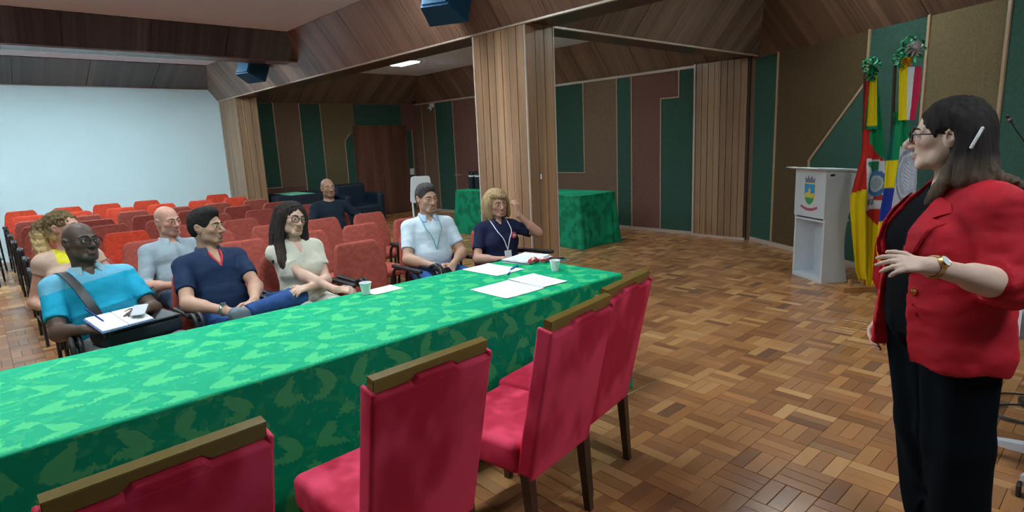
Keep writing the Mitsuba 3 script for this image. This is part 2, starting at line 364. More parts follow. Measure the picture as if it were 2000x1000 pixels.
panel('wall_right', FR, [(1.22, .06), (3.6, .06), (3.6, 1.56), (2.78, 1.56), (2.78, 2.62), (2.07, 2.62), (2.07, 2.07), (1.22, 1.2)], 'carpet_green')
panel('wall_right', FR, rect(3.58, 7.9, .06, 2.62), 'carpet_green')
for a, b in (((.51, 2.62), (.51, .06)), ((1.21, .06), (1.21, 1.21)), ((1.21, 1.21), (2.06, 2.09)), ((2.06, 2.09), (2.06, 2.62)), ((2.79, 2.62), (2.79, 1.57)), ((2.79, 1.57), (3.56, 1.57)), ((3.56, 1.57), (3.56, 2.62))): strip('wall_right', FR, a, b, .028, .028)
shell('baseboard_right', prism(rect(0, 8., 0, .06), 0, .022, *FR[:2], (0, 0, 1), RN), 'wood_edge')

# double door in the rear wall
tag(number('door_1'), kind='structure')
for a, b in ((6.80, 7.44), (7.45, 8.10)):
    put('door_1__leaf', rbox(a, b, WY-.05, WY-.012, .01, 2.08, .006, 6), 'wood_door', False)
for a, b, c, d in ((6.74, 6.80, 0, 2.13), (8.10, 8.16, 0, 2.13), (6.74, 8.16, 2.08, 2.13)): put('door_1__frame', box(a, b, WY-.06, WY-.002, c, d), 'wood_door', False)
for z in (.93, .84): put('door_1__knob', tm(m3.Manifold.sphere(.022, 14).translate((7.38, WY-.07, z))), 'chrome')

# ceiling lamps
LAMP_LABELS = ['oblong ceiling lamp over the nearest chair rows at the left', 'oblong ceiling lamp over the nearest chair rows by the long beam', 'oblong ceiling lamp over the left end of the long table', 'oblong ceiling lamp over the middle of the long table',
    'oblong ceiling lamp over the space behind the red chairs', 'oblong cool lamp lighting the left of the white wall', 'oblong cool lamp lighting the middle of the white wall', 'oblong cool lamp lighting the right of the white wall',
    'glowing oblong lamp on the white ceiling left of the front column', 'oblong lamp on the ceiling above the green side table', 'oblong lamp on the ceiling in front of the lectern', 'oblong lamp on the ceiling above the microphone desk']
for i, (x, y, sx, sy, c) in enumerate(LAMPS):
    k = thing('ceiling_lamp', LAMP_LABELS[i], 'lamp', 'ceiling lamps')
    put(k+'__housing', rbox(x-sx/2-.02, x+sx/2+.02, y-sy/2-.02, y+sy/2+.02, CZ-.045, CZ, .01, 6), 'lamp_body', False)
    m = rbox(x-sx/2, x+sx/2, y-sy/2, y+sy/2, CZ-.07, CZ-.04, .012, 8)
    s = mikit.ply(m, 'lamp_body', 30); s['emitter'] = {'type': 'area', 'radiance': {'type': 'rgb', 'value': list(c)}}
    scene[number(k+'__diffuser')] = s

# ------------------------------------------------------------------ the long table under its damask cloth
def cloth_mesh(x0, x1, y0, y1, z, drop, r, amp, waves, seed, corner=.05, nz=14, per=400):
    """cloth over a table: flat top, rounded shoulder, sides that hang in soft folds and flare at the corners"""
    rng = np.random.default_rng(seed)
    # outline, equal steps along the rectangle, with rounded corners
    cr = .02; L = []
    for (cx, cy, a0) in ((x1-cr, y1-cr, 0), (x0+cr, y1-cr, 90), (x0+cr, y0+cr, 180), (x1-cr, y0+cr, 270)):
        for t in np.linspace(0, 90, 7): L.append((cx+cr*math.cos(math.radians(a0+t)), cy+cr*math.sin(math.radians(a0+t))))
    L = np.array(L+[L[0]]); s = np.r_[0, np.cumsum(np.linalg.norm(np.diff(L, axis=0), axis=1))]
    q = np.linspace(0, s[-1], per, endpoint=False); O = np.stack([np.interp(q, s, L[:, i]) for i in (0, 1)], 1)
    t = np.roll(O, -1, 0)-np.roll(O, 1, 0); t /= np.linalg.norm(t, axis=1, keepdims=True); N = np.stack([t[:, 1], -t[:, 0]], 1)
    N = sum(np.roll(N, k, 0) for k in range(-2, 3)); N /= np.linalg.norm(N, axis=1, keepdims=True)
    cd = np.min([np.hypot(O[:, 0]-a, O[:, 1]-b) for a in (x0, x1) for b in (y0, y1)], axis=0)
    ph = rng.uniform(0, 6.28, 6); w = 2*np.pi*q/s[-1]
    fold = sum(np.sin(w*round(waves*f)+p)*g for f, p, g in zip((1, 1.7, .6, 2.6), ph, (1, .6, .7, .35)))/2
    near = np.exp(-(cd/.16)**2); cf = near*(.55+.45*np.cos(cd*42))
    rings = []
    k = 5
    for i in range(k+1):
        a = math.pi/2*i/k; rings.append(np.c_[O+N*(r*math.sin(a)-r), np.full(per, z-r+r*math.cos(a))])
    for i in range(1, nz+1):
        f = i/nz; out = amp*fold*f**1.2+corner*cf*f**1.1+.012*f
        rings.append(np.c_[O+N*out[:, None], np.full(per, z-r-(drop-r)*f)])
    nb = len(rings); inner = rings[0]; tops = []
    c = np.array([(x0+x1)/2, (y0+y1)/2])
    for f in (.7, .35): tops.append(np.c_[c+(inner[:, :2]-c)*f, np.full(per, z)])
    allr = tops[::-1]+rings; V = np.vstack(allr+[[[c[0], c[1], z]]]); F = []
    for i in range(len(allr)-1):
        a = i*per+np.arange(per); b = i*per+(np.arange(per)+1) % per
        F += [np.stack([a, a+per, b+per], 1), np.stack([a, b+per, b], 1)]
    a = np.arange(per); F.append(np.stack([a, (a+1) % per, np.full(per, len(V)-1)], 1)[:, ::1])
    m = trimesh.Trimesh(V, np.vstack(F), process=False)
    if m.face_normals[-1][2] < 0: m.invert()
    return m
TB = dict(x0=-2.6, x1=2.93, y0=2.205, y1=3.16, z=.762)
k = thing('conference_table', 'long table under a shiny green damask cloth in the foreground', 'table')
put(k+'__tablecloth', cloth_mesh(-2.6, 2.93, 2.205, 3.16, .762, .752, .012, .010, 17, 3, .055, 16, 700), 'damask', 50)
k = thing('side_table', 'table in plain green cloth to the floor behind the front column, dark bottles on it', 'table')
put(k+'__tablecloth', cloth_mesh(6.5, 7.32, 5.66, 8.68, .79, .785, .012, .016, 13, 8, .07, 14, 500), 'green_cloth', 50)
k = thing('side_table', 'low navy-draped table with a pale green sheet in front of the rear wall', 'table')
put(k+'__tablecloth', cloth_mesh(4.32, 5.5, 11.5, 12.6, .75, .745, .012, .012, 12, 4, .04), 'navy_cloth', 50)
put(k+'__top_sheet', rbox(4.62, 5.12, 11.56, 12.5, .752, .758, .002, 6), B('pale_green', (.20, .62, .40), .5))
B('navy_dark', (.006, .018, .034), .6)
def armchair_dark():
    k = thing('armchair', 'dark navy upholstered armchair beside the wooden double door', 'armchair')
    put(k+'__seat', rbox(5.76, 6.42, 11.25, 12.0, .1, .42, .05), 'navy_dark')
    put(k+'__backrest', rbox(5.74, 6.44, 11.9, 12.12, .1, .86, .06), 'navy_dark')
    for x in (5.62, 6.38): put(k+'__armrest', rbox(x, x+.16, 11.25, 12.05, .05, .66, .05), 'navy_dark')
armchair_dark()

# ------------------------------------------------------------------ red velvet chairs on the near side
def tilt(m, y0, z0, deg):
    M = trimesh.transformations.rotation_matrix(math.radians(deg), (1, 0, 0), (0, y0, z0)); m.apply_transform(M); return m
def slabshape(poly, th, r):
    """rounded-edge slab: outline poly (x, z), thickness th along y, edges rounded by r"""
    P = Polygon(poly); L = []
    for a in (0, 30, 60, 90):
        o = r*(1-math.sin(math.radians(a))); L.append((P.buffer(-o, join_style=1) if o > 1e-6 else P, th/2-r*(1-math.cos(math.radians(a)))))
    return P, L
def loft(outlines):
    """closed rings of equal length -> closed solid"""
    n = len(outlines[0]); V = np.vstack(outlines); F = []
    for i in range(len(outlines)-1):
        for k in range(n):
            q = (k+1) % n; F += [[i*n+k, i*n+q, (i+1)*n+q], [i*n+k, (i+1)*n+q, (i+1)*n+k]]
    for i, rev in ((0, True), (len(outlines)-1, False)):
        c = len(V); V = np.vstack([V, outlines[i].mean(0, keepdims=True)])
        for k in range(n):
            q = (k+1) % n; F.append([c, i*n+q, i*n+k] if rev else [c, i*n+k, i*n+q])
    m = trimesh.Trimesh(V, F, process=False)
    if m.volume < 0: m.invert()
    return m
def ring(P, n):
    L = P.exterior; d = np.linspace(0, L.length, n, endpoint=False)
    R = np.array([L.interpolate(x).coords[0] for x in d])
    if not L.is_ccw: R = R[::-1]
    return R
def pillow(poly, th, r, n=72, bulge=0.):
    """cushion-like slab: outline (x, z), centred on y = 0"""
    P = Polygon(poly).buffer(.0)
    base = ring(P, n); nrm = np.roll(base, -1, 0)-np.roll(base, 1, 0); nrm = np.stack([nrm[:, 1], -nrm[:, 0]], 1); nrm /= np.linalg.norm(nrm, axis=1, keepdims=True)+1e-12
    nrm = sum(np.roll(nrm, k, 0) for k in (-1, 0, 1)); nrm /= np.linalg.norm(nrm, axis=1, keepdims=True)
    c = base.mean(0); O = []
    def lay(inset, y, sc=None):
        q = base-nrm*inset
        if sc is not None: q = c+(q-c)*sc
        return np.c_[q[:, 0], np.full(n, y), q[:, 1]]
    h = th/2
    for sc, y in ((.35, -h-bulge), (.75, -h-bulge*.55), (.955, -h-bulge*.1)): O.append(lay(r, y, sc))
    for a in (90, 60, 30, 0): O.append(lay(r*(1-math.cos(math.radians(a))), -h+r*(1-math.sin(math.radians(a)))))
    for a in (0, 30, 60, 90): O.append(lay(r*(1-math.cos(math.radians(a))), h-r*(1-math.sin(math.radians(a)))))
    for sc, y in ((.955, h+bulge*.1), (.75, h+bulge*.55), (.35, h+bulge)): O.append(lay(r, y, sc))
    return loft(O)
LEAN = 12.
def velvet_chair_parts():
    W = .222; z0, z1 = .335, .958
    def soft(pts, r, hy): s = m3.Manifold.sphere(r, 20); return tm(m3.Manifold.batch_hull([s.translate((x, y, z)) for x, z in pts for y in (-hy+r, hy-r)]))
    r = .015
    bm = cat(soft([(-W*.97+r, z0+r), (W*.97-r, z0+r), (W-r, z1-r), (-W+r, z1-r)], r, .035), soft([(-.082, z1-.012), (.082, z1-.012), (.062, z1+.009), (-.062, z1+.009)], .008, .034),
             *[soft([(q*(W-.008), z1-.02), (q*(W-.0075), z1+.006)], .0075, .033) for q in (-1, 1)])
    bm.apply_translation((0, -.205, 0)); tilt(bm, -.205, z0, LEAN)
    rail = Polygon([(-W*.945, z1+.002), (-.088, z1+.002), (-.068, z1+.019), (.068, z1+.019), (.088, z1+.002), (W*.945, z1+.002), (W*.945, z1+.046), (-W*.945, z1+.046)])
    rm = cat(prism(rail.buffer(-.002), -.017, -.015), prism(rail, -.015, .015), prism(rail.buffer(-.002), .015, .017)); rm.apply_translation((0, -.205, 0)); tilt(rm, -.205, z0, LEAN)
    seat = rbox(-.225, .225, -.19, .245, .345, .475, .03, 16)
    legs = []
    for x, y, dx, dy in ((-.195, .2, 0, .01), (.195, .2, 0, .01), (-.195, -.215, 0, -.03), (.195, -.215, 0, -.03)):
        legs.append(hullpts([(x+sx*a+ddx, y+sy*a+ddy, z) for (a, z, ddx, ddy) in ((.021, .36, 0, 0), (.015, 0, dx, dy)) for sx in (-1, 1) for sy in (-1, 1)]))
    return bm, rm, seat, legs
def velvet_chairs():
    bm, rm, sm, lm = velvet_chair_parts()
    sb = mikit.ply(bm, 'velvet', 50); sr = mikit.ply(rm, 'rail_wood', 20); ss = mikit.ply(sm, 'velvet', 50); sl = [mikit.ply(l, 'dark_wood', 20) for l in lm]
    for x, y, rz, lab in ((.19, 1.69, 3., 'red velvet chair nearest the camera, cut off by the bottom edge, only its top showing'),
                          (.905, 1.735, 2.5, 'red velvet chair with wood crest rail, second from the left along the table'),
                          (1.545, 1.745, 9., 'third red velvet chair along the table, overlapping the last one'),
                          (1.995, 1.87, 10.5, 'red velvet chair with wood crest rail at the far end of the table')):
        k = thing('dining_chair', lab, 'chair', 'red velvet chairs along the near side of the table'); to = place(x, y, 0, rz)
        put(k+'__backrest', sb, None, to=to); put(k+'__crest_rail', sr, None, to=to); tag(k+'__crest_rail', 'glossy golden-brown wooden crest rail'); put(k+'__seat', ss, None, to=to)
        for l in sl: put(k+'__leg', l, None, to=to)
velvet_chairs()

# ------------------------------------------------------------------ rows of red auditorium chairs
def hall_chair_parts():
    P = Polygon([(-.15, 0), (.15, 0), (.205, .05), (.232, .20), (.195, .40), (.165, .455), (-.165, .455), (-.195, .40), (-.232, .20), (-.205, .05)]).buffer(-.03).buffer(.03)
    back = pillow(P, .055, .022, 60, .006); back.apply_translation((0, -.235, .43)); tilt(back, -.235, .43, 13)
    S = Polygon([(-.21, -.21), (.21, -.21), (.235, .0), (.225, .22), (-.225, .22), (-.235, .0)]).buffer(-.04).buffer(.04)
    seat = pillow(S, .065, .025, 56, .008); V = np.array(seat.vertices); seat = trimesh.Trimesh(np.c_[V[:, 0], V[:, 2], .445-V[:, 1]*1.0], seat.faces, process=False)
    if seat.volume < 0: seat.invert()
    parts = [('backrest', back, 'seat'), ('seat', seat, 'seat')]
    for sx in (-1, 1):
        x = sx*.240
        parts.append(('leg', tube(curve([(x, .235, .0), (x, .215, .3), (x, .20, .55), (x, .165, .625), (x, .1, .64)], 5), .0125, 8), 'black_metal'))
        parts.append(('leg', tube(curve([(x, -.26, .0), (x, -.215, .3), (x, -.20, .55), (x, -.16, .625), (x, -.08, .64)], 5), .0125, 8), 'black_metal'))
        parts.append(('armrest', rbox(x-.020, x+.020, -.19, .22, .638, .668, .012, 10), 'black_plastic'))
        parts.append(('side_rail', tube([(x, .222, .2), (x, -.232, .2)], .010, 8), 'black_metal'))
    parts.append(('cross_bar', tube([(-.240, 0.05, .395), (.240, .05, .395)], .014, 8), 'black_metal'))
    parts.append(('back_support', tube(curve([(0, .05, .39), (0, -.2, .39), (0, -.285, .45), (0, -.315, .62)], 5), [.014]*16, 8), 'black_metal'))
    # folded writing-board hinge: two rounded loops at the right armrest
    for dx in (-.045, -.01):
        parts.append(('hinge_loop', tube(curve([(.275+dx, .12, .655), (.275+dx, .21, .69), (.275+dx, .265, .64), (.275+dx, .255, .5), (.275+dx, .235, .40)], 5), .011, 8), 'black_plastic'))
    return parts
HP = hall_chair_parts()
HP_PLY = {c: [(n, mikit.ply(m, c if b == 'seat' else b, 40)) for n, m, b in HP] for c in ('seat_brick', 'seat_orange')}
for c in HP_PLY:       # share the frames
    if c != 'seat_brick': HP_PLY[c] = [(n, s if n in ('backrest', 'seat') else HP_PLY['seat_brick'][i][1]) for i, (n, s) in enumerate(HP_PLY[c])]
def hall_chair(x, y, rz, color, label, group=None, hinge=True):
    k = thing('auditorium_chair', label, 'chair', group); to = place(x, y, 0, 180+rz)
    for n, s in HP_PLY[color]:
        if hinge or n != 'hinge_loop': put(f'{k}__{n}', s, None, to=to)
    return k
ROWS = [4.28, 5.28, 6.12, 7.05, 7.98, 8.88, 9.80, 10.75, 11.95]
COLS = [.52, 1.08, 1.63, 2.19, 2.76, 3.32]
NAMES = {(0, 0): 'under the man in the turquoise polo, nearest row', (0, 1): 'under the man in the navy polo with crossed legs', (0, 2): 'under the woman in the cream top', (0, 3): 'empty in the nearest row, right of the cream-clad woman',
         (0, 4): 'under the man in the white polo', (0, 5): 'under the blonde woman at the column', (1, 0): 'under the curly-haired woman at the left', (1, 1): 'under the bald man in the grey shirt',
         (1, 2): 'seen between the navy polo man and the cream-clad woman', (1, 3): 'just behind the cream-clad woman at her right', (1, 4): 'directly behind the empty nearest-row chair', (1, 5): 'behind the man in the white polo', (3, 5): 'under the bald man in the black tee',
         (2, 5): 'in front of the bald man in black', (3, 1): 'left of the bald man in the grey shirt', (2, 1): 'low, right behind the bald grey-shirted man', (4, 0): 'behind the curly-haired woman'}
WORD = ['nearest', 'second', 'third', 'fourth', 'fifth', 'sixth', 'seventh', 'eighth', 'last']
CW = ['leftmost', 'second from the left', 'third from the left', 'fourth from the left', 'fifth from the left', 'rightmost']
for r, y in enumerate(ROWS):
    for c, x in enumerate(COLS):
        if (r, c) in ((2, 0), (8, 4)): continue
        col = 'seat_orange' if (r >= 7 and c <= 5) or (r, c) in ((3, 1),) else 'seat_brick'
        dx = random.uniform(-.012, .012); dy = random.uniform(-.04, .04); rz = random.uniform(-2, 2)
        if (r, c) == (8, 5): x = 3.36
        if (r, c) == (0, 5): dx, dy, rz = .02, -.32, 14
        if (r, c) == (0, 4): dx, dy, rz = .04, .0, 4
        if r == 0 and c < 4: dx, dy, rz = 0, 0, (0, 4, 2, 0)[c]
        lab = NAMES.get((r, c))
        shade = 'orange-red' if col == 'seat_orange' else 'brick-red'
        lab = f'{shade} padded auditorium chair {lab}' if lab else f'{shade} padded auditorium chair, {CW[c]} in the {WORD[r]} row from the table'
        hall_chair(x+dx, y+dy-.325+.0, rz, col, lab, 'auditorium chairs in rows', (r, c) != (0, 2))
hall_chair(-.10, 11.6, -14, 'seat_orange', 'orange-red auditorium chair cut by the left edge, near the white wall', 'auditorium chairs in rows')
hall_chair(-.14, 10.5, -8, 'seat_brick', 'dark auditorium chair at the left edge, in front of the cut-off orange one', 'auditorium chairs in rows')
# white plastic chair behind the man in white
k = thing('plastic_chair', 'white plastic chair behind the head of the man in the white polo', 'chair')
P = Polygon([(-.19, 0), (.19, 0), (.15, .42), (-.15, .42)]).buffer(-.03).buffer(.03); m = pillow(P, .02, .008, 40); m.apply_translation((0, -.2, .72)); tilt(m, -.2, .72, 10)
to = place(5.15, 7.72, 0, 150)
put(k+'__backrest', m, 'white_plastic', 40, to); put(k+'__seat', rbox(-.2, .2, -.2, .22, .43, .455, .012), 'white_plastic', 40, to)
for x, y in ((-.18, .18), (.18, .18), (-.17, -.2), (.17, -.2)): put(k+'__leg', tube([(x*1.1, y*1.1, 0), (x, y, .435)], [.014, .02], 10), 'white_plastic', 40, to)
for x in (-.15, .15): put(k+'__back_post', tube([(x, -.195, .45), (x, -.225, .80)], .014, 8), 'white_plastic', 40, to)

# ------------------------------------------------------------------ things on the tables
Z = .7635
def sheet(x, y, rz, w, h, z, label, group, rows=14, ink=(.45, .47, .52), seed=0):
    k = thing('document', label, 'paper', group); to = place(x, y, z, rz); rng = np.random.default_rng(seed)
    g = np.linspace(-1, 1, 9); V = []; F = []
    for j, b in enumerate(g):
        for i, a in enumerate(g): V.append((a*w/2, b*h/2, .0012+.0035*max(0, abs(a*b)-.55)))
    for j in range(8):
        for i in range(8): q = j*9+i; F += [[q, q+1, q+10], [q, q+10, q+9]]
    V = np.array(V); n = len(V); V = np.vstack([V, V-[0, 0, .001]]); F = np.array(F); F = np.vstack([F, F[:, ::-1]+n])
    put(k+'__sheet', (V, F), 'paper', True, to)
    L = []
    for r in range(rows):
        y0 = h/2-.03-(h-.06)*r/rows; x1 = w/2-.02-rng.uniform(0, .4)*w*(rng.random() < .35)
        x = -w/2+.02
        while x < x1-.012:
            e = min(x+rng.uniform(.012, .05), x1); L.append(box(x, e, y0-.0022, y0+.0008, .0012, .0016)); x = e+.005
    put(k+'__print', cat(*L), B(unique('ink'), ink, .8), False, to); tag(k+'__print', 'printed lines of text', kind='stuff')
sheet(2.50, 2.97, 3, .25, .35, Z, 'white printed page nearest the man in the white polo on the table', 'pages on the table', 14, seed=1)
sheet(2.20, 2.49, 0, .30, .32, Z, 'left of two white printed pages side by side near the table edge', 'pages on the table', 12, (.6, .48, .5), seed=2)
sheet(2.455, 2.50, -4, .21, .32, Z+.002, 'right of two white printed pages with pinkish print near the table edge', 'pages on the table', 16, (.75, .45, .5), seed=3)
sheet(1.72, 3.075, 2, .20, .14, Z, 'white slip of paper beside the plastic cup on the far table edge', 'pages on the table', 6, seed=4)
rng = np.random.default_rng(3)
for i in range(5):
    sheet(2.88+rng.uniform(-.02, .02), 3.03+rng.uniform(-.015, .015), 10+rng.uniform(-8, 8), .30, .22, Z+.004*i, ('topmost of the loose white papers piled at the blonde woman', 'sheet just under the topmost paper before the blonde woman', 'middle sheet of the loose papers before the blonde woman', 'sheet second from below in the papers before the blonde woman', 'lowest of the loose white papers piled at the blonde woman')[4-i], 'papers before the blonde woman', 10, seed=10+i)
def open_cup(x, y, label):
    k = thing('plastic_cup', label, 'cup', 'small white cups')
    single(k, lathe([(0, .001), (.022, .001), (.034, .068), (.0365, .070), (.0355, .072), (.033, .069), (.0205, .003), (0, .003)], 24), B('cup_plastic', (.78, .82, .86), .3), 40, place(x, y, Z))
for a in ((2.72, 2.60, 'small white plastic cup at the right end of the table'), (1.60, 3.06, 'small white plastic cup on the far table edge before the empty chair')): open_cup(*a)
def pen(x, y, rz, label, c):
    k = thing('pen', label, 'pen'); to = place(x, y, Z+.0055, rz)
    put(k+'__barrel', tube([(-.06, 0, 0), (.05, 0, 0), (.062, 0, 0), (.07, 0, 0)], [.0052, .0052, .003, .0008], 10), c, 40, to)
    put(k+'__cap', tube([(-.072, 0, 0), (-.07, 0, 0), (-.03, 0, 0)], [.003, .006, .006], 10), 'blue_plain', 40, to)
pen(2.62, 2.88, 25, 'blue pen lying on the table behind the page', 'blue_plain'); pen(2.50, 2.80, 40, 'clear ballpoint pen lying on the white page', 'white_plastic')
k = thing('phone', 'dark phone in a teal case lying at the right end of the table', 'phone'); to = place(2.97, 2.84, Z, -30)
put(k+'__case', rbox(-.08, .08, -.04, .04, 0, .010, .004, 8), B('teal_case', (.02, .22, .25), .4), 40, to); put(k+'__screen', rbox(-.074, .074, -.035, .035, .009, .0112, .001, 6), B('screen', (.01, .012, .015), .1), 40, to)
def wrapped(x, y, rz, label):
    k = thing('candy', label, 'candy', 'red and white candies'); to = place(x, y, Z+.021, rz)
    b = tm(m3.Manifold.sphere(.022, 20)); V = np.array(b.vertices); ang = np.arctan2(V[:, 1], V[:, 2])
    C = np.where((np.floor(ang/(np.pi/3)) % 2 == 0)[:, None], (.55, .02, .03), (.8, .78, .76))
    put(k+'__wrapper', b, 'gloss_vc', True, to, color=C)
    for s in (-1, 1): put(k+'__twist', tube([(s*.02, 0, 0), (s*.028, 0, 0), (s*.045, 0, .004)], [.006, .004, .015], 8), 'red_plain', 30, to)
wrapped(2.80, 2.89, 20, 'left red and white wrapped candy on the table'); wrapped(2.855, 2.845, -40, 'right red and white wrapped candy on the table')
for y, lab in ((8.70, 'left dark thermos bottle with white band on the green side table'), (8.52, 'right dark thermos bottle with white band on the green side table')):
    k = thing('thermos_bottle', lab, 'bottle', 'thermos bottles'); to = place(6.85, y-.1, .79)
    put(k+'__body', lathe([(0, 0), (.062, 0), (.068, .01), (.068, .20), (.055, .235), (.0, .235)], 24), 'navy_cloth', 40, to)
    put(k+'__band', lathe([(.0, .21), (.062, .212), (.060, .245), (0, .25)], 24), 'white_plastic', 40, to)
    put(k+'__cap', lathe([(0, .245), (.05, .247), (.05, .29), (.04, .31), (0, .315)], 20), 'black_plastic', 40, to)
    put(k+'__spout', rbox(-.075, -.02, -.015, .015, .285, .315, .008), 'black_plastic', 40, to); put(k+'__handle', tube(curve([(.05, 0, .29), (.09, 0, .31), (.1, 0, .2), (.068, 0, .15)], 5), .009, 8), 'black_plastic', 40, to)

# ------------------------------------------------------------------ lectern with its crest
LA = np.array([-.549, -.836, 0]); LB = np.array([.836, -.549, 0]); LO = np.array([6.69, 2.69, 0])  # along the front, into depth
def lectern():
    k = thing('lectern', 'white laminate lectern with a coat of arms and an open niche before the right wall', 'lectern')
    nz = (0, 0, 1)
    side = Polygon([(0, 0), (.30, 0)]+[(.30-.085*math.sin(math.pi*min(1, t*1.0))*1.0+.14*t**2, 1.17*t) for t in np.linspace(.02, 1, 24)]+[(0, 1.19)])
    for d in (0, .465): put(k+'__side_panel', prism(side, d, d+.025, LO, LB, nz, LA), 'white_laminate', False)
    def fr(s0, s1, z0, z1, d0, d1, part): put(f'{k}__{part}', prism(rect(s0, s1, z0, z1), d0, d1, LO, LA, nz, LB), 'white_laminate', False)
    fr(.0, .49, .68, 1.19, -.012, .006, 'front_panel'); fr(.025, .465, .0, .04, .0, .26, 'plinth'); fr(.025, .465, .02, 1.1, .24, .255, 'niche_back'); fr(.025, .465, .64, .66, .0, .30, 'shelf')
    top = prism([(-.06, 1.185), (.47, 1.15), (.47, 1.168), (-.06, 1.203)], -.03, .52, LO, LB, nz, LA); put(k+'__reading_top', top, 'white_laminate', False)
    put(k+'__ledge', prism(rect(-.12, -.05, 1.20, 1.206), -.02, .51, LO, LB, nz, LA), 'paper', False)
    put(k+'__cable_hole', prism(Polygon([(.06+.03*math.cos(a), 1.13+.012*math.sin(a)) for a in np.linspace(0, 6.28, 20)]), .489, .492, LO, LB, nz, LA), 'black_plastic', False)
    # crest: crown, shield in three fields, ribbon
    cx, cz, s = .245, .93, .10
    def crest(poly, c, d, part):
        b = B(unique('crest'), c, .5)
        put(f'{k}__{part}', prism(Polygon([(cx+x*s, cz+z*s) for x, z in poly]), -.012-d, -.011, LO, LA, nz, LB), b, False)
    sh = [(-.8, 1), (.8, 1), (.8, -.1), (.7, -.6), (.4, -1.0), (0, -1.2), (-.4, -1.0), (-.7, -.6), (-.8, -.1)]
    crest([(x*1.12, z*1.1) for x, z in sh], (.75, .62, .2), .001, 'crest_border'); crest(sh, (.05, .35, .65), .002, 'crest_field')
    crest([(-.78, -.05), (-.3, .15), (.2, -.02), (.78, .1), (.74, -.45), (-.74, -.45)], (.70, .60, .10), .003, 'crest_field'); crest([(-.72, -.42), (.72, -.42), (.4, -.95), (0, -1.13), (-.4, -.95)], (.06, .36, .12), .003, 'crest_field')
    crest([(-.18, -.1), (.18, -.1), (.18, .45), (0, .62), (-.18, .45)], (.75, .55, .2), .004, 'crest_tower')
    crest([(-.75, 1.15), (.75, 1.15), (.8, 1.75), (.5, 1.5), (.3, 1.9), (0, 1.55), (-.3, 1.9), (-.5, 1.5), (-.8, 1.75)], (.22, .24, .32), .002, 'crest_crown')
    crest([(-1.35, -1.25), (-.6, -1.5), (0, -1.56), (.6, -1.5), (1.35, -1.25), (1.35, -1.55), (.6, -1.8), (0, -1.86), (-.6, -1.8), (-1.35, -1.55)], (.45, .12, .18), .002, 'crest_ribbon')
lectern()

# ------------------------------------------------------------------ flags with rosettes on their stands
def drape(outline, P0, k, fn, folds, depth, seed, nu=48, nv=150, th=.004):
    """hanging cloth: outline rows (z, left, right) across VA from P0, sizes times k, with folds; fn(x, z) -> colour"""
    rng = np.random.default_rng(seed); O = np.array(outline, float); O = O[np.argsort(-O[:, 0])]; e3 = np.cross(VA, [0, 0, 1.])
    ph = rng.uniform(0, 6.28, 4); V = []; C = []
    for j in range(nv+1):
        z = O[0, 0]+(O[-1, 0]-O[0, 0])*j/nv; l = np.interp(-z, -O[:, 0], O[:, 1]); r = np.interp(-z, -O[:, 0], O[:, 2])
        for i in range(nu+1):
            s = i/nu; x = l+(r-l)*s; f = (math.sin(s*folds*6.283+ph[0]+.8*z)+.45*math.sin(s*folds*2.3*6.283+ph[1]-1.1*z))*depth*min(1, .3+.9*j/nv)
            V.append(np.asarray(P0)+VA*x*k+np.array([0, 0, 1.6+(z-1.6)*k])+e3*f); C.append(fn(x, z))
    n = len(V); V = np.array(V); C = np.array(C); F = []
    for j in range(nv):
        for i in range(nu):
            q = j*(nu+1)+i; F += [[q, q+1, q+nu+2], [q, q+nu+2, q+nu+1]]
    F = np.array(F); V = np.vstack([V, V+e3*th]); return trimesh.Trimesh(V, np.vstack([F, F[:, ::-1]+n]), process=False), np.vstack([C, C])
GRN, YEL, RED, WHT, BLU, CYA = (.010, .26, .10), (.85, .66, .010), (.58, .03, .022), (.74, .78, .80), (.025, .05, .33), (.10, .46, .70)
VA = np.array([.742, -.670, 0])        # the flags' width runs along this line, parallel to the stand
def ell(s, t, a, b, ra, rb): return ((s-a)/ra)**2+((t-b)/rb)**2
def state_flag(x, z):
    if .035+.03*(1.3-z) < x < .225 and .80+.12*(x-.03) < z < 1.30-.15*(x-.03):
        e = ell(x, z, .145, 1.06, .088, .125)
        if e < .25: return (.35, .42, .46)
        if e < .42: return (.55, .60, .62)
        if e < 1: return (.08, .20, .42)
        if 1.17 < z < 1.27 and .05 < x < .16 and x > (1.30-z)*.8: return (.03, .20, .09)
        if .90 < z < .96 and .13 < x < .22: return (.50, .05, .05)
        if .86 < z < .91 and .06 < x < .14 and (x*60+z*40) % 1 < .6: return (.05, .05, .06)
        return WHT
    if x > .045 and z > 1.47-1.15*(x-.03): return GRN
    if x < .05 and z < 1.0+.35*x: return YEL
    if z < .78-.9*(x-.05): return YEL
    return RED
def state_ribbon(x, z): return GRN if x > .075-.05*(z-1.57) or z < 1.60 else (GRN if x < -.015 else YEL)
def national_flag(x, z):
    if z > 1.28: return GRN if x > .26 else (.01, .12, .10)
    if z > 1.02: return YEL
    if z > .70+.0*x: return BLU
    return YEL
def town_flag(x, z):
    if z > 1.42-.3*(x-.3): return GRN
    if z < .62-1.0*(.50-x)*.35 and z < .58+.2*(x-.3): return (.48, .015, .022)
    if x < .36 and .92 < z < 1.25 and z > .9+(x-.28)*2.6: return CYA
    if x < .30 and .9 < z < 1.3: return (.05, .22, .45)
    if .74 < z < .79 and x < .40: return YEL
    e = ell(x, z, .47, 1.12, .13, .26)
    if .72 < e < 1: return (.33, .33, .48)
    if .30 < e < .55: return (.50, .52, .66)
    if e < .30 and (x*34+z*30) % 1 < .5: return (.45, .50, .66)
    return WHT
def national_ribbon(x, z): return YEL
def town_ribbon(x, z): return WHT if x < .365-.05*(1.8-z) else (.62, .03, .09)
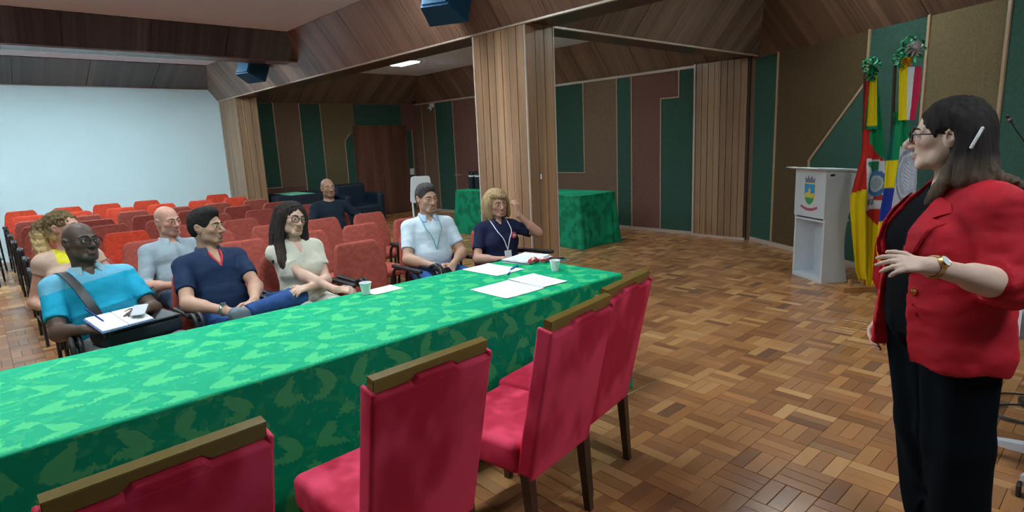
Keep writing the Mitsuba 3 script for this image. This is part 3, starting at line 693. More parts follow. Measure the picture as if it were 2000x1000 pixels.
def flag(name_lab, base, top, cloth, key='flag', ros=None, ribbon=None, rr=(.07,)):
    k = thing(key, name_lab, 'flag', 'flags on poles')
    base, top = np.array(base, float)+[.045, .05, 0], np.array(top, float)+[.045, .05, 0]
    put(k+'__pole', tube([base, top], .013, 12), 'dark_wood', 40)
    m, C = cloth; put(k+'__cloth', m, 'cloth_vc', True, color=C)
    if ribbon: m, C = ribbon; put(k+'__ribbon', m, 'cloth_vc', True, color=C)
    for (c, r, c1, c2, sd) in ros or (): 
        rng = np.random.default_rng(sd); c = np.array(c); L = []; CC = []
        e1 = VA; e2 = np.array([0, 0, 1.]); e3 = np.cross(e1, e2)
        for i in range(10):
            a = i/10*6.283+rng.uniform(-.1, .1); dr_ = e1*math.cos(a)+e2*math.sin(a); tt = e1*-math.sin(a)+e2*math.cos(a)
            P = [c+e3*.01, c+dr_*r*.6+tt*r*.22+e3*-.025, c+dr_*r+e3*rng.uniform(-.01, .01), c+dr_*r*.6-tt*r*.22+e3*.02, c+e3*.01]
            pts = curve(P, 6); off = e3*.03
            V = np.vstack([pts-off*.5, pts+off*.5, pts-off*.5+dr_*.001, pts+off*.5+dr_*.001]); n = len(pts); F = []
            for q in range(n-1): F += [[q, q+1, n+q+1], [q, n+q+1, n+q], [2*n+q+1, 2*n+q, 3*n+q+1], [3*n+q+1, 2*n+q, 3*n+q]]
            L.append(trimesh.Trimesh(V, F, process=False)); CC.append(np.repeat([c1 if i % 2 else c2], len(V), 0))
        put(k+'__rosette', cat(*L), 'cloth_vc', True, color=np.vstack(CC))
        b = tm(m3.Manifold.sphere(r*.2, 12).translate(c-e3*.03)); put(k+'__rosette_button', b, 'red_plain' if sd % 2 else 'brass_yellow')
    return k
A0 = np.array([6.30, 1.93, 0]); K2 = .92; A1 = A0*K2
def q1(x, z): return A0+VA*x+[0, 0, z]
def q2(x, z): return A1+VA*x*K2+[0, 0, 1.6+(z-1.6)*K2]
f1 = drape([(2.10, -.03, .06), (2.05, -.02, .075), (1.558, -.01, .161), (1.35, .0, .201), (.94, -.084, .225), (.815, -.08, .229), (.2, .011, .22), (.10, .05, .21), (.015, .12, .14)], A0, 1., state_flag, 1.6, .022, 1)
r1 = drape([(2.06, -.01, .05), (1.575, -.04, .115)], A0-np.array([.03, .035, 0]), 1., state_ribbon, 1.2, .010, 2, 24, 40)
flag('red, yellow and green flag with a round coat of arms, nearest the lectern', q1(.10, .06), q1(.0, 2.20), f1, ros=[(q1(-.003, 2.146)-[.03, .03, 0], .085, GRN, (.10, .55, .33), 1), (q1(.005, 2.05)-[.03, .03, 0], .05, GRN, (.10, .5, .3), 2)], ribbon=r1)
fn_ = drape([(1.72, .25, .32), (1.635, .245, .33), (1.25, .20, .32), (1.0, .20, .30), (.75, .17, .28), (.45, .165, .26), (.30, .19, .24)], A1-np.array([.02, .02, 0]), K2, national_flag, 1.1, .012, 3, 30, 120)
rn = drape([(2.14, .225, .30), (1.9, .235, .31), (1.645, .25, .325)], A1-np.array([.05, .055, 0]), K2, national_ribbon, 1., .008, 4, 16, 40)
flag('green, yellow and blue flag with a yellow ribbon, narrow between the other two flags', q2(.36, .06), q2(.285, 2.18), fn_, ros=[(q2(.254, 2.19)-[.05, .05, 0], .075, GRN, (.10, .52, .32), 3), (q2(.27, 2.16)-[.08, .08, 0], .04, YEL, (.7, .3, .02), 4)], ribbon=rn)
ft = drape([(1.72, .27, .40), (1.635, .28, .42), (1.2, .30, .56), (.9, .28, .58), (.6, .25, .52), (.45, .215, .48), (.1, .215, .44), (.0, .26, .40), (-.03, .30, .36)], A1+np.array([.02, .02, 0]), K2, town_flag, 1.8, .022, 5)
rt_ = drape([(2.12, .30, .44), (1.9, .31, .445), (1.645, .32, .415)], A1-np.array([.04, .045, 0]), K2, town_ribbon, 1.3, .010, 6, 24, 40)
flag('white and red flag with a large pale emblem, beside the woman in red', q2(.42, .06), q2(.345, 2.36), ft, ros=[(q2(.335, 2.27)-[.05, .05, 0], .115, GRN, (.12, .58, .38), 5), (q2(.335, 2.27)-[.08, .08, 0], .065, (.75, .72, .76), (.7, .55, .6), 7)], ribbon=rt_)
for o, ax, lab in ((A0+VA*.02, VA, 'left wooden foot block under the flag poles'), (A1+VA*.36, VA, 'right wooden foot block under the flag poles, nearer the woman in red')):
    k = thing('flag_stand', lab, 'stand', 'wooden flag stands'); n_ = np.cross(VA, [0, 0, 1.])
    put(k+'__base', prism(Polygon(rect(-.16, .16, -.07, .07)).buffer(-.01).buffer(.01), 0, .055, o, VA, n_*-1, (0, 0, 1)), 'stand_wood', 30)
    for s in (-.06, .07): put(k+'__socket', lathe([(.022, .05), (.022, .12), (.016, .12), (.016, .055)], 14), 'stand_wood', 30, T().translate((o+VA*s).tolist()))

# ------------------------------------------------------------------ right edge: white desk with microphone, office chair foot, cable
k = thing('desk', 'white desk cut by the right edge of the picture behind the woman in red', 'desk')
put(k+'__top', rbox(3.30, 4.2, -.75, .33, .74, .77, .006, 8), 'white_laminate'); put(k+'__front_panel', prism([(0, .56), (.9, .56), (.9, .75), (0, .75)], 0, .02, (3.60, .37, 0), (.742, -.67, 0), (0, 0, 1), (.67, .742, 0)), 'white_laminate', False)
for x, y in ((3.75, .1), (4.05, -.6), (3.45, -.6)): put(k+'__leg', tube([(x, y, 0), (x, y, .745)], .02, 10), 'black_metal')
k = thing('microphone', 'thin black gooseneck microphone on a stand against the green wall at the right edge', 'microphone')
put(k+'__gooseneck', tube(curve([(3.69, .51, 1.60), (3.715, .485, 1.55), (3.75, .44, 1.46), (3.80, .36, 1.2), (3.82, .3, .95), (3.82, .27, .80)], 6), .003, 8), 'black_metal')
put(k+'__capsule', tube([(3.672, .524, 1.625), (3.675, .521, 1.622), (3.69, .509, 1.60), (3.70, .50, 1.58)], [.004, .0075, .0075, .004], 12), 'black_plastic'); put(k+'__collar', tube([(3.682, .515, 1.612), (3.687, .511, 1.605)], .0082, 12), 'chrome'); put(k+'__base', lathe([(0, .77), (.05, .77), (.06, .785), (.02, .80), (0, .80)], 20), 'black_plastic', 30, T().translate([3.82, .27, 0]))
k = thing('office_chair', 'office chair with grey star foot and black caster at the lower right corner', 'chair')
CC = np.array([3.42, .13, 0])
put(k+'__gas_post', tube([CC+[0, 0, .08], CC+[0, 0, .42]], [.03, .022], 14), 'black_metal'); put(k+'__seat', rbox(CC[0]-.23, CC[0]+.23, CC[1]-.42, CC[1]+.02, .42, .50, .035), 'navy_cloth')
for i in range(5):
    a = math.radians(158+72*i); d = np.array([math.cos(a), math.sin(a), 0]); n_ = np.array([-d[1], d[0], 0])
    put(k+'__star_arm', hullpts([CC+d*r+n_*s*w+[0, 0, z] for (r, w, z) in ((.02, .03, .14), (.02, .03, .085), (.31, .018, .095), (.31, .018, .07)) for s in (-1, 1)]), B('star_grey', (.42, .44, .47), .4) if i == 0 else 'star_grey', 20)
    for s in (-1, 1): put(k+'__caster', rbox(-.028, .028, -.009, .009, -.028, .028, .008, 10), 'black_plastic', 30, T().translate((CC+d*.31+n_*s*.017+[0, 0, .029]).tolist()).rotate([0, 0, 1], math.degrees(a)+25))
P = curve([(3.98, .15, .012), (3.93, .42, .012), (4.05, .50, .012), (4.2, .36, .012), (4.12, .10, .012), (3.95, .28, .014), (4.0, .55, .012), (4.3, .50, .012), (4.45, .2, .012)], 8)
tag(put('cable', tube(P, .006, 8), 'black_plastic'), 'black cable looped on the floor behind the woman in red', 'cable')
k = thing('power_strip', 'black power strip with a white plug on the floor at the right edge', 'power strip'); to = place(4.12, .30, 0, 30)
put(k+'__body', rbox(-.16, .16, -.035, .035, 0, .045, .008, 8), 'black_plastic', 30, to); put(k+'__plug', rbox(-.10, -.03, -.025, .025, .045, .10, .01, 8), 'white_plastic', 30, to); put(k+'__plug', rbox(.02, .08, -.025, .025, .045, .085, .01, 8), 'black_plastic', 30, to)

# ------------------------------------------------------------------ loudspeakers, switch, security camera
def speaker(x, y, z, rz, label):
    k = thing('loudspeaker', label, 'speaker', 'loudspeakers on the long beam'); to = T().translate([x, y, z]).rotate([0, 0, 1], rz).rotate([0, 1, 0], 24)
    put(k+'__cabinet', hullpts([(a*.14, b*w, c) for a, w in ((-1, .14), (1, .20)) for b in (-1, 1) for c in (-.27, .36)]), 'navy_shell', 20, to)
    put(k+'__grille', rbox(-.155, -.135, -.125, .125, -.25, .34, .006, 6), 'navy_shell', 20, to); put(k+'__bracket', rbox(.10, .26, -.03, .03, -.05, .05, .01, 6), 'black_metal', 20, to)
speaker(3.48, 4.60, 3.0, 25, 'dark blue loudspeaker hung high on the beam above the front column'); speaker(3.50, 9.62, 2.98, 20, 'dark blue loudspeaker hung on the beam near the white wall')
k = thing('light_switch', 'white light switch on the rear wall right of the double door', 'switch')
put(k+'__plate', rbox(8.20, 8.32, WY-.03, WY-.012, .90, 1.06, .006, 6), 'white_plastic'); put(k+'__rocker', rbox(8.235, 8.285, WY-.036, WY-.028, .95, 1.01, .003, 6), 'white_plastic')
k = thing('security_camera', 'small white security camera high on the far wall', 'camera')
put(k+'__mount', rbox(WX-.06, WX-.02, 11.95, 12.1, 2.50, 2.60, .01, 8), 'white_plastic'); put(k+'__dome', tm(m3.Manifold.sphere(.055, 20).translate((WX-.10, 12.02, 2.47))), 'white_plastic'); put(k+'__lens', tm(m3.Manifold.sphere(.025, 14).translate((WX-.145, 11.99, 2.45))), 'black_plastic')

# ------------------------------------------------------------------ people: smooth implicit bodies turned into meshes
def surfnets(F, lo, h):
    s = F < 0; nx, ny, nz = F.shape
    c = [s[i:nx-1+i, j:ny-1+j, k:nz-1+k] for i in (0, 1) for j in (0, 1) for k in (0, 1)]
    any_, all_ = c[0].copy(), c[0].copy()
    for q in c[1:]: any_ |= q; all_ &= q
    act = any_ & ~all_; idx = np.argwhere(act); ids = np.full(act.shape, -1, np.int64); ids[act] = np.arange(len(idx))
    off = np.array([[i, j, k] for i in (0, 1) for j in (0, 1) for k in (0, 1)])
    val = np.stack([F[idx[:, 0]+o[0], idx[:, 1]+o[1], idx[:, 2]+o[2]] for o in off], 1)
    P = np.zeros((len(idx), 3)); N = np.zeros(len(idx))
    for a in range(8):
        for ax, bit in ((0, 4), (1, 2), (2, 1)):
            if a & bit: continue
            b = a | bit; va, vb = val[:, a], val[:, b]; m = (va < 0) != (vb < 0); t = np.where(m, va/np.where(m, va-vb, 1), 0)
            p = off[a]+t[:, None]*(off[b]-off[a]); P[m] += p[m]; N[m] += 1
    V = (idx+P/N[:, None])*h+lo; Q = []
    for ax in range(3):
        A = [slice(None)]*3; Bs = [slice(None)]*3; A[ax] = slice(0, -1); Bs[ax] = slice(1, None)
        sa, sb = s[tuple(A)], s[tuple(Bs)]; e = np.argwhere(sa != sb); o1, o2 = [(1, 2), (2, 0), (0, 1)][ax]
        e = e[(e[:, o1] > 0) & (e[:, o2] > 0) & (e[:, o1] < F.shape[o1]-1) & (e[:, o2] < F.shape[o2]-1)]
        def cell(d1, d2):
            q = e.copy(); q[:, o1] -= d1; q[:, o2] -= d2; return ids[q[:, 0], q[:, 1], q[:, 2]]
        a, b, c_, d = cell(1, 1), cell(0, 1), cell(0, 0), cell(1, 0); f = sa[e[:, 0], e[:, 1], e[:, 2]]
        q = np.stack([a, b, c_, d], 1); q[~f] = q[~f][:, ::-1]; Q.append(q)
    Q = np.vstack(Q); Q = Q[(Q >= 0).all(1)]
    return V, np.vstack([Q[:, [0, 1, 2]], Q[:, [0, 2, 3]]])
class Sdf:
    def __init__(s): s.p = []
    def cap(s, a, b, ra, rb=None, k=.02, cut=None, op='u'):
        a, b = np.asarray(a, float), np.asarray(b, float); rb = ra if rb is None else rb; R = max(ra, rb)
        def f(P):
            ba = b-a; L = max(ba@ba, 1e-12); t = np.clip(((P-a)@ba)/L, 0, 1); d = np.linalg.norm(P-a-t[..., None]*ba, axis=-1)-(ra+t*(rb-ra))
            for (o, n) in cut or (): d = np.maximum(d, (P-o)@np.asarray(n, float))
            return d
        s.p.append((f, np.minimum(a, b)-R, np.maximum(a, b)+R, k, op)); return s
    def chain(s, pts, rs, k=.02):
        for i in range(len(pts)-1): s.cap(pts[i], pts[i+1], rs[i], rs[i+1], k)
        return s
    def ell(s, c, r, Rm=None, k=.02, op='u', cut=None):
        c, r = np.asarray(c, float), np.asarray(r, float); Rm = np.eye(3) if Rm is None else Rm; e = np.sqrt((Rm**2)@(r**2))
        def f(P):
            q = (P-c)@Rm; k0 = np.linalg.norm(q/r, axis=-1); k1 = np.linalg.norm(q/(r*r), axis=-1); d = k0*(k0-1)/np.maximum(k1, 1e-9)
            for (o, n) in cut or (): d = np.maximum(d, (P-o)@np.asarray(n, float))
            return d
        s.p.append((f, c-e, c+e, k, op)); return s
    def mesh(s, h, clip=None, disp=None):
        U = [p for p in s.p if p[4] == 'u']; lo = np.min([p[1] for p in U], 0)-.03; hi = np.max([p[2] for p in U], 0)+.03
        n = np.ceil((hi-lo)/h).astype(int)+1; F = np.full(n, .5, np.float32); ax = [lo[i]+np.arange(n[i])*h for i in range(3)]
        for f, a, b, k, op in s.p:
            m = k+2.5*h; i0 = np.clip(np.floor((a-m-lo)/h).astype(int), 0, n); i1 = np.clip(np.ceil((b+m-lo)/h).astype(int)+1, 0, n)
            if (i1 <= i0).any(): continue
            P = np.stack(np.meshgrid(*[ax[i][i0[i]:i1[i]] for i in range(3)], indexing='ij'), -1); sl = tuple(slice(i0[i], i1[i]) for i in range(3))
            d = f(P); g = F[sl]
            if op == 'u': hh = np.clip(.5+.5*(g-d)/k, 0, 1); F[sl] = g*(1-hh)+d*hh-k*hh*(1-hh)
            else: d = -d; hh = np.clip(.5-.5*(g-d)/k, 0, 1); F[sl] = g*(1-hh)+d*hh+k*hh*(1-hh)
        if clip is not None:
            P = np.stack(np.meshgrid(*ax, indexing='ij'), -1); F = np.maximum(F, clip(P).astype(np.float32))
        V, Fc = surfnets(F, lo, h); m = trimesh.Trimesh(V, Fc, process=False)
        if m.volume < 0: m.invert()
        if disp is not None:
            N = meshkit.arrays(m, True)[2]; m.vertices = np.array(m.vertices)+N*disp(np.array(m.vertices))[:, None]
        return m
def rotm(yaw=0, pitch=0, roll=0):
    """yaw to the left, pitch up, roll towards the right shoulder; degrees"""
    y, p, r = (math.radians(q) for q in (yaw, pitch, roll))
    Rz = np.array([[math.cos(y), -math.sin(y), 0], [math.sin(y), math.cos(y), 0], [0, 0, 1]]); Rx = np.array([[1, 0, 0], [0, math.cos(p), -math.sin(p)], [0, math.sin(p), math.cos(p)]]); Ry = np.array([[math.cos(r), 0, math.sin(r)], [0, 1, 0], [-math.sin(r), 0, math.cos(r)]])
    return Rz@Rx@Ry
def unit(v): v = np.asarray(v, float); return v/(np.linalg.norm(v)+1e-12)
def ik(S, W, hint, la, lb):
    S, W = np.asarray(S, float), np.asarray(W, float); d = W-S; L = np.linalg.norm(d); u = d/L; L2 = min(L, (la+lb)*.999)
    a = (la*la-lb*lb+L2*L2)/(2*L2); hgt = math.sqrt(max(la*la-a*a, 0)); hv = np.asarray(hint, float); hv = unit(hv-u*(hv@u))
    return S+u*a+hv*hgt, S+u*L2
def hand(s, W, d, back, side, curl=(.35, .4, .45, .5), thumb=.4, sc=1., spread=.08):
    """palm, four unequal bent fingers and a thumb; d = finger direction, back = back of the hand, side = +1 thumb on +lat"""
    d = unit(d); back = unit(np.asarray(back, float)-d*(np.asarray(back, float)@d)); lat = np.cross(back, d)*side
    W = np.asarray(W, float); o = [.026, .009, -.009, -.026]; ln = [.070, .078, .073, .056]; tips = []
    for x, L, c in zip(o, ln, curl):
        kn = W+d*(.088-.22*abs(x)*.5)*sc+lat*x*sc
        s.cap(W+d*.012*sc+lat*x*.55*sc, kn, .0125*sc, .0105*sc, .012)
        p = kn; a = 0; u = unit(d+lat*x/.026*spread)
        for seg, r0, r1 in ((.45, .0092, .0086), (.31, .0086, .0078), (.24, .0078, .0064)):
            a += c; v = u*math.cos(a)-back*math.sin(a); q = p+v*L*seg*sc; s.cap(p, q, r0*sc, r1*sc, .003); p = q
        tips.append(p)
    b = W+d*.022*sc+lat*.022*sc-back*.006*sc; v = unit(d*.62+lat*.72-back*.35*thumb); q = b+v*.042*sc; s.cap(b-lat*.006, q, .0145*sc, .0108*sc, .012)
    v2 = unit(d*.9+lat*(.42-.5*thumb)-back*.4*thumb); r = q+v2*.032*sc; s.cap(q, r, .0105*sc, .0095*sc, .004); s.cap(r, r+unit(v2-lat*.2)*.024*sc, .0095*sc, .0075*sc, .003)
    return tips
def head(s, C, R, sc=1., w=1., nose=1., jaw=1., fem=False):
    def g(x, y, z): return C+R@(np.array([x*w, y, z])*sc)
    def cap(a, b, ra, rb=None, k=.012, op='u'): s.cap(g(*a), g(*b), ra*sc, (rb or ra)*sc, k*sc, op=op)
    def ell(c, r, k=.015, op='u'): s.ell(g(*c), np.array([r[0]*w, r[1], r[2]])*sc, R, k*sc, op)
    ell((0, -.014, .034), (.073, .093, .080)); ell((0, .030, -.028), (.058*jaw, .058, .078), .03); ell((0, -.02, -.03), (.062, .07, .06), .03)
    cap((-.022*jaw, .062, -.094), (.022*jaw, .062, -.094), .020, None, .02); cap((-.046*jaw, .02, -.072), (.046*jaw, .02, -.072), .021, None, .03)
    for q in (-1, 1):
        ell((q*.040, .052, -.020), (.022, .024, .018), .02); cap((q*.012, .081, .017), (q*.043, .068, .018), .0115, .009, .012)
    for q in (-1, 1): ell((q*.031, .094, .000), (.017, .017, .011), .010, 's')
    cap((0, .083, .010), (0, .104*(.4+.6*nose), -.030), .0078, .0125, .008); ell((0, .104, -.035), (.0125, .013*nose, .011), .006)
    for q in (-1, 1): ell((q*.0125, .093, -.038), (.0085, .011, .008), .005)
    cap((-.018, .083, -.061), (.018, .083, -.061), .0075, None, .005); cap((-.015, .084, -.073), (.015, .084, -.073), .0085, None, .005); cap((-.020, .0915, -.0668), (.020, .0915, -.0668), .0028, None, .003, 's')
    for q in (-1, 1):   # lids, ears
        ell((q*.031, .0735, .0045), (.0158, .0148, .0115), .004); ell((q*.031, .0735, -.0085), (.015, .014, .006), .004)
        ell((q*.075, -.012, -.008), (.009, .020, .032), .008); ell((q*.083, -.016, .004), (.007, .020, .026), .004); ell((q*.087, -.008, .000), (.006, .010, .014), .004, 's')
    return g
GLASS = {'type': 'thindielectric', 'int_ior': 1.25}
scene['lens_glass'] = GLASS
def ply_parts(key, name, m, bsdf, to, smooth=True, **kw): return put(f'{key}__{name}', m, bsdf, smooth, to, **kw)
def face_parts(key, g, R, sc, to, gaze=(0, 1, 0), iris=(.06, .035, .02), brow=(.03, .022, .018), glasses=None):
    gz = unit(gaze)
    for q in (-1, 1):
        m = trimesh.creation.icosphere(3, .0128*sc); n = np.array(m.vertices)/(.0128*sc); a = n@(R@gz); C = np.where((a > .965)[:, None], (.005, .005, .005), np.where((a > .86)[:, None], iris, (.62, .60, .58)))
        m.apply_translation(g(q*.031, .0755, .0)); ply_parts(key, 'eye', m, 'gloss_vc', to, color=C)
        P = curve([g(q*.012, .0925, .0205), g(q*.028, .0915, .0265), g(q*.042, .080, .024), g(q*.050, .069, .018)], 5)
        ply_parts(key, 'eyebrow', tube(P, np.linspace(.0042, .002, len(P))*sc, 8), B(unique(key+'_brow'), brow, .8), to)
    if glasses:
        L = []; Ln = []
        for q in (-1, 1):
            a = np.linspace(0, 2*np.pi, 28, endpoint=False); sx = .025*np.sign(np.cos(a))*np.abs(np.cos(a))**.75; sz = .0185*np.sign(np.sin(a))*np.abs(np.sin(a))**.75
            P = [g(q*.033+x, .103-.35*abs(q*.033+x)**1.5*2, -.002+z) for x, z in zip(sx, sz)]; L.append(tube(P, .0028*sc, 8, True))
            c = np.mean(P, 0); V = np.vstack([P, [c]]); Ln.append(trimesh.Trimesh(V, [[i, (i+1) % 28, 28] for i in range(28)], process=False))
            L.append(tube(curve([g(q*.057, .094, .006), g(q*.076, .06, .006), g(q*.081, -.005, .006), g(q*.081, -.03, -.012)], 6), .0019*sc, 8))
        L.append(tube(curve([g(-.009, .106, .003), g(0, .110, .006), g(.009, .106, .003)], 4), .0018*sc, 8))
        k = ply_parts(key, 'glasses', cat(*L), glasses, to); tag(k, 'thin-framed glasses')
        for m in Ln: put(k+'__lens', m, 'lens_glass', True, to)
def collar(C, s, R, r, open_deg, hgt=.036, flare=.024, th=.004, droop=.02):
    """turned-down collar band round the neck at C, axis s, open to the front"""
    f = unit(np.cross(s, R@np.array([1., 0, 0]))) if False else unit(np.array([0, 1., 0])-s*s[1]); x = np.cross(f, s); N = 44; V = []
    A = np.radians(np.linspace(open_deg, 360-open_deg, N))
    for a in A:
        fr = (1+math.cos(a))/2; d = f*math.cos(a)*1.05+x*-math.sin(a)
        rows = [(r, hgt*.55-.025*fr), (r+.006, hgt-.030*fr), (r+.013, hgt*.80-.030*fr), (r+flare+.014*fr, -.012-(droop+.018)*fr), (r+flare-.006+.014*fr, -.012-(droop+.012)*fr), (r+.004, 0-.022*fr)]
        V += [C+d*q+s*z for q, z in rows]
    n = 6; F = []
    for i in range(N-1):
        for k in range(n):
            q = (k+1) % n; F += [[i*n+k, i*n+q, (i+1)*n+q], [i*n+k, (i+1)*n+q, (i+1)*n+k]]
    for i, rev in ((0, 0), (N-1, 1)):
        for k in range(1, n-1): F.append([i*n, i*n+k+1, i*n+k] if not rev else [i*n, i*n+k, i*n+k+1])
    m = trimesh.Trimesh(np.array(V), F, process=False)
    if m.volume < 0: m.invert()
    return m
def seated(label, x, y, rz, hz=.555, lean=10, k=1., sw=.185, belly=0., fem=False, head_rot=(0, 0, 0), arms=(), knees=None, feet=None, skin=(.5, .3, .2), lips=None, tint=None, hair=None, shirt=None, trousers=(.05, .07, .12),
           sleeve=.62, neck=.0, brow=(.03, .022, .018), glasses=None, h=.0062, head_sc=1., jaw=1., nose=1., vneck=.07, collar_spec=None, gaze=(0, 1, 0), side=0., tl=1., shoe=(.02, .018, .016), hands=True, twist=0.):
    key = thing('person', label, 'person'); to = place(x, y, 0, rz)
    H = np.array([0, 0, hz]); s = unit([math.sin(math.radians(side)), -math.sin(math.radians(lean)), math.cos(math.radians(lean))]); U = lambda t, f=0., r=0.: H+s*t*k*tl+np.array([r, f, 0])*k
    NB = U(.475); Sh = {q: U(.398, .0, q*sw*.93) for q in (-1, 1)}; NT = U(.445, -.01)
    HR = rotm(*head_rot); HC = NB+s*.055*k+np.array([0, .018, .105])*k+HR@np.array([0, .012, 0])
    def torso(S, e, kk):
        S.ell(U(.02, -.0), (.165*k+e+belly*.3, .118*k+e+belly*.3, .115*k+e), None, kk); S.ell(U(.15, .015+belly*.55), (.142*k+e+belly*.7, .105*k+e+belly*.8, .14*k), None, kk+.02); S.ell(U(.30, .005), (.150*k+e+belly*.3, .110*k+e+belly*.25, .165*k), None, kk+.02)
        S.cap(Sh[-1]*.86+U(.398)*.14, Sh[1]*.86+U(.398)*.14, .056*k+e*.8, None, kk+.01); S.cap(NT, Sh[-1], .046*k+e*.7, .050*k+e*.6, kk); S.cap(NT, Sh[1], .046*k+e*.7, .050*k+e*.6, kk)
        if fem:
            for q in (-1, 1): S.ell(U(.27, .085, q*.075), (.070+e, .060+e, .068+e), None, .035)
    b = Sdf(); torso(b, 0, .03)
    b.cap(NB-s*.03, HC+HR@np.array([0, -.022, -.05]), (.052 if fem else .060)*k, (.046 if fem else .056)*k, .025)
    g = head(b, HC, HR, head_sc, 1., nose, jaw, fem)
    la, lb = .285*k, .255*k; J = {}
    for q, A in zip((-1, 1), arms):
        S = Sh[q]; E, W = ik(S, np.asarray(A['w'], float), A['hint'], la, lb); J[q] = (S, E, W)
        t = .9 if fem else 1.
        b.cap(S, E, .049*k*t, .039*k*t, .03); b.cap(E, W, .040*k*t, .026*k*t, .02); b.cap(E+(W-E)*.12, E+(W-E)*.4, .042*k*t, .037*k*t, .03)
        hd = unit(A.get('dir', W-E)); b.cap(W, W+hd*.02, .026*k*t, .024, .015); hand(b, W+hd*.008, hd, A.get('back', (0, .3, 1)), A.get('thumb_side', q), A.get('curl', (.35, .4, .45, .5)), A.get('thumb', .4), (.95 if fem else 1.04))
    knees = knees or {-1: (-.13, .45, hz-.02), 1: (.13, .45, hz-.02)}; feet = feet or {-1: (-.13, .43, .09), 1: (.13, .43, .09)}
    Lh = {q: U(0., .01, q*.088) for q in (-1, 1)}
    for q in (-1, 1):
        K, A = np.array(knees[q]), np.array(feet[q]); b.cap(Lh[q], K, .075*k, .052*k, .03); b.cap(K, A, .050*k, .036*k, .02)
    def col(V):
        q = ((V-HC)@HR)/head_sc; C = np.repeat([skin], len(V), 0).astype(float); hd = (np.abs(q[:, 0]) < .11) & (np.abs(q[:, 1]) < .13) & (q[:, 2] > -.13) & (q[:, 2] < .14)
        n = meshkit.fbm(V*60, 3); C *= (.9+.2*n)[:, None]
        lp = hd & (np.abs(q[:, 0]) < .024-.25*np.maximum(0, np.abs(q[:, 2]+.067)-.004)) & (np.abs(q[:, 2]+.067) < .0125) & (q[:, 1] > .07)
        C[lp] = C[lp]*.45+np.array(lips or np.array(skin)*(.85, .55, .55))*.55
        ck = np.exp(-(((np.abs(q[:, 0])-.043)/.02)**2+((q[:, 2]+.028)/.02)**2))*(q[:, 1] > .03)*hd; C *= 1-ck[:, None]*np.array([.0, .16, .14])
        if tint is not None: C = tint(C, q, hd)
        return C
    m = b.mesh(h); ply_parts(key, 'body', m, 'skin_vc', to, color=col(np.array(m.vertices)))
    face_parts(key, g, HR, head_sc, to, gaze, brow=brow, glasses=glasses)
    # shirt
    S = Sdf(); torso(S, .012, .03)
    for q in (-1, 1):
        if q not in J: continue
        a, E, W = J[q]
        if sleeve <= 1: p = a+(E-a)*sleeve; S.cap(a, p+(E-a)*.2, .058*k, .054*k, .02, cut=[(p, unit(E-a))])
        else: p = E+(W-E)*(sleeve-1); S.cap(a, E, .060*k, .049*k, .03); S.cap(E, p+(W-E)*.2, .050*k, .040*k, .02, cut=[(p, unit(W-E))])
    fr = unit(np.array([0, 1, 0])-s*s[1]); ntop = NB+s*.10
    S.cap(NB+s*.005, ntop, (.060 if fem else .066)*k, .09, .008, op='s')
    if vneck > 0: S.cap(NB+fr*.05+s*.03, NB-s*vneck+fr*(.13+belly*.3), .034*k, .006, .006, op='s'); 
    zc = hz-.045
    def clip(P): return zc-P[..., 2]
    f_shirt = shirt if callable(shirt) else (lambda V, L: np.repeat([shirt], len(V), 0))
    def wr(V): q = (V-H)@np.stack([np.array([1, 0, 0]), fr, s], 1); return (meshkit.fbm(q*[9, 9, 20]+[0, 0, 7*rz], 3, 5)-.5)*.014*np.clip((NB[2]-V[:, 2])*8, .15, 1)
    m = S.mesh(h, clip, wr); V = np.array(m.vertices); C = f_shirt(V, (V-H)@np.stack([np.array([1, 0, 0]), fr, s], 1)/k)
    kk = ply_parts(key, 'shirt', m, 'cloth_vc', to, color=np.asarray(C, float)*(.9+.2*meshkit.fbm(V*30, 2))[:, None])
    if collar_spec:
        c, opn = collar_spec; put(kk+'__collar', collar(NB+s*.012+fr*.006, s, HR, (.061 if not fem else .055)*k, opn), B(unique(key+'_collar'), c, .8), True, to)
    # trousers and shoes
    P = Sdf(); P.ell(U(.01, .0), (.172*k+belly*.3, .128*k+belly*.3, .115*k), None, .03)
    for q in (-1, 1):
        K, A = np.array(knees[q]), np.array(feet[q]); d = unit(A-K); P.cap(Lh[q], K, .088*k, .066*k, .04); p = A-d*.02; P.cap(K, A, .065*k, .055*k, .03, cut=[(p, d)])
    m = P.mesh(h*1.25, None, lambda V: (meshkit.fbm(V*[16, 12, 16], 3, 9)-.5)*.014); V = np.array(m.vertices); C = np.repeat([trousers], len(V), 0)*(.75+.5*meshkit.fbm(V*22, 3))[:, None]
    ply_parts(key, 'trousers', m, 'cloth_vc', to, color=C)
    sb = B(unique(key+'_shoe'), shoe, .5)
    for q in (-1, 1):
        K, A = np.array(knees[q]), np.array(feet[q]); d = unit(A-K); fd = unit(np.array([.0, 1, -.02]) if abs(d[2]) > .6 else np.array([0, .4, -1])); fd = unit(fd-d*(fd@d)*.95)
        hl = A+d*.045; Sh_ = Sdf(); Sh_.cap(A-d*.01, hl-fd*.02, .043, .038, .02).cap(hl-fd*.02+d*.012, hl+fd*.15+d*.018, .036, .028, .02).cap(A, hl+fd*.08, .036, .034, .02)
        ply_parts(key, 'shoe', Sh_.mesh(.008), sb, to)
    if hair: hair(key, g, HC, HR, head_sc, to)
    return dict(key=key, to=to, J=J, NB=NB, s=s, fr=fr, HC=HC, HR=HR, U=U, g=g, x=x, y=y, rz=rz, Sh=Sh, knees=knees)
def hair_color(c, seed=0, streak=.5):
    def fn(V): n = meshkit.noise(V*[140, 140, 14], seed); return np.asarray(c)*(1-streak/2+streak*n)[:, None]
    return fn
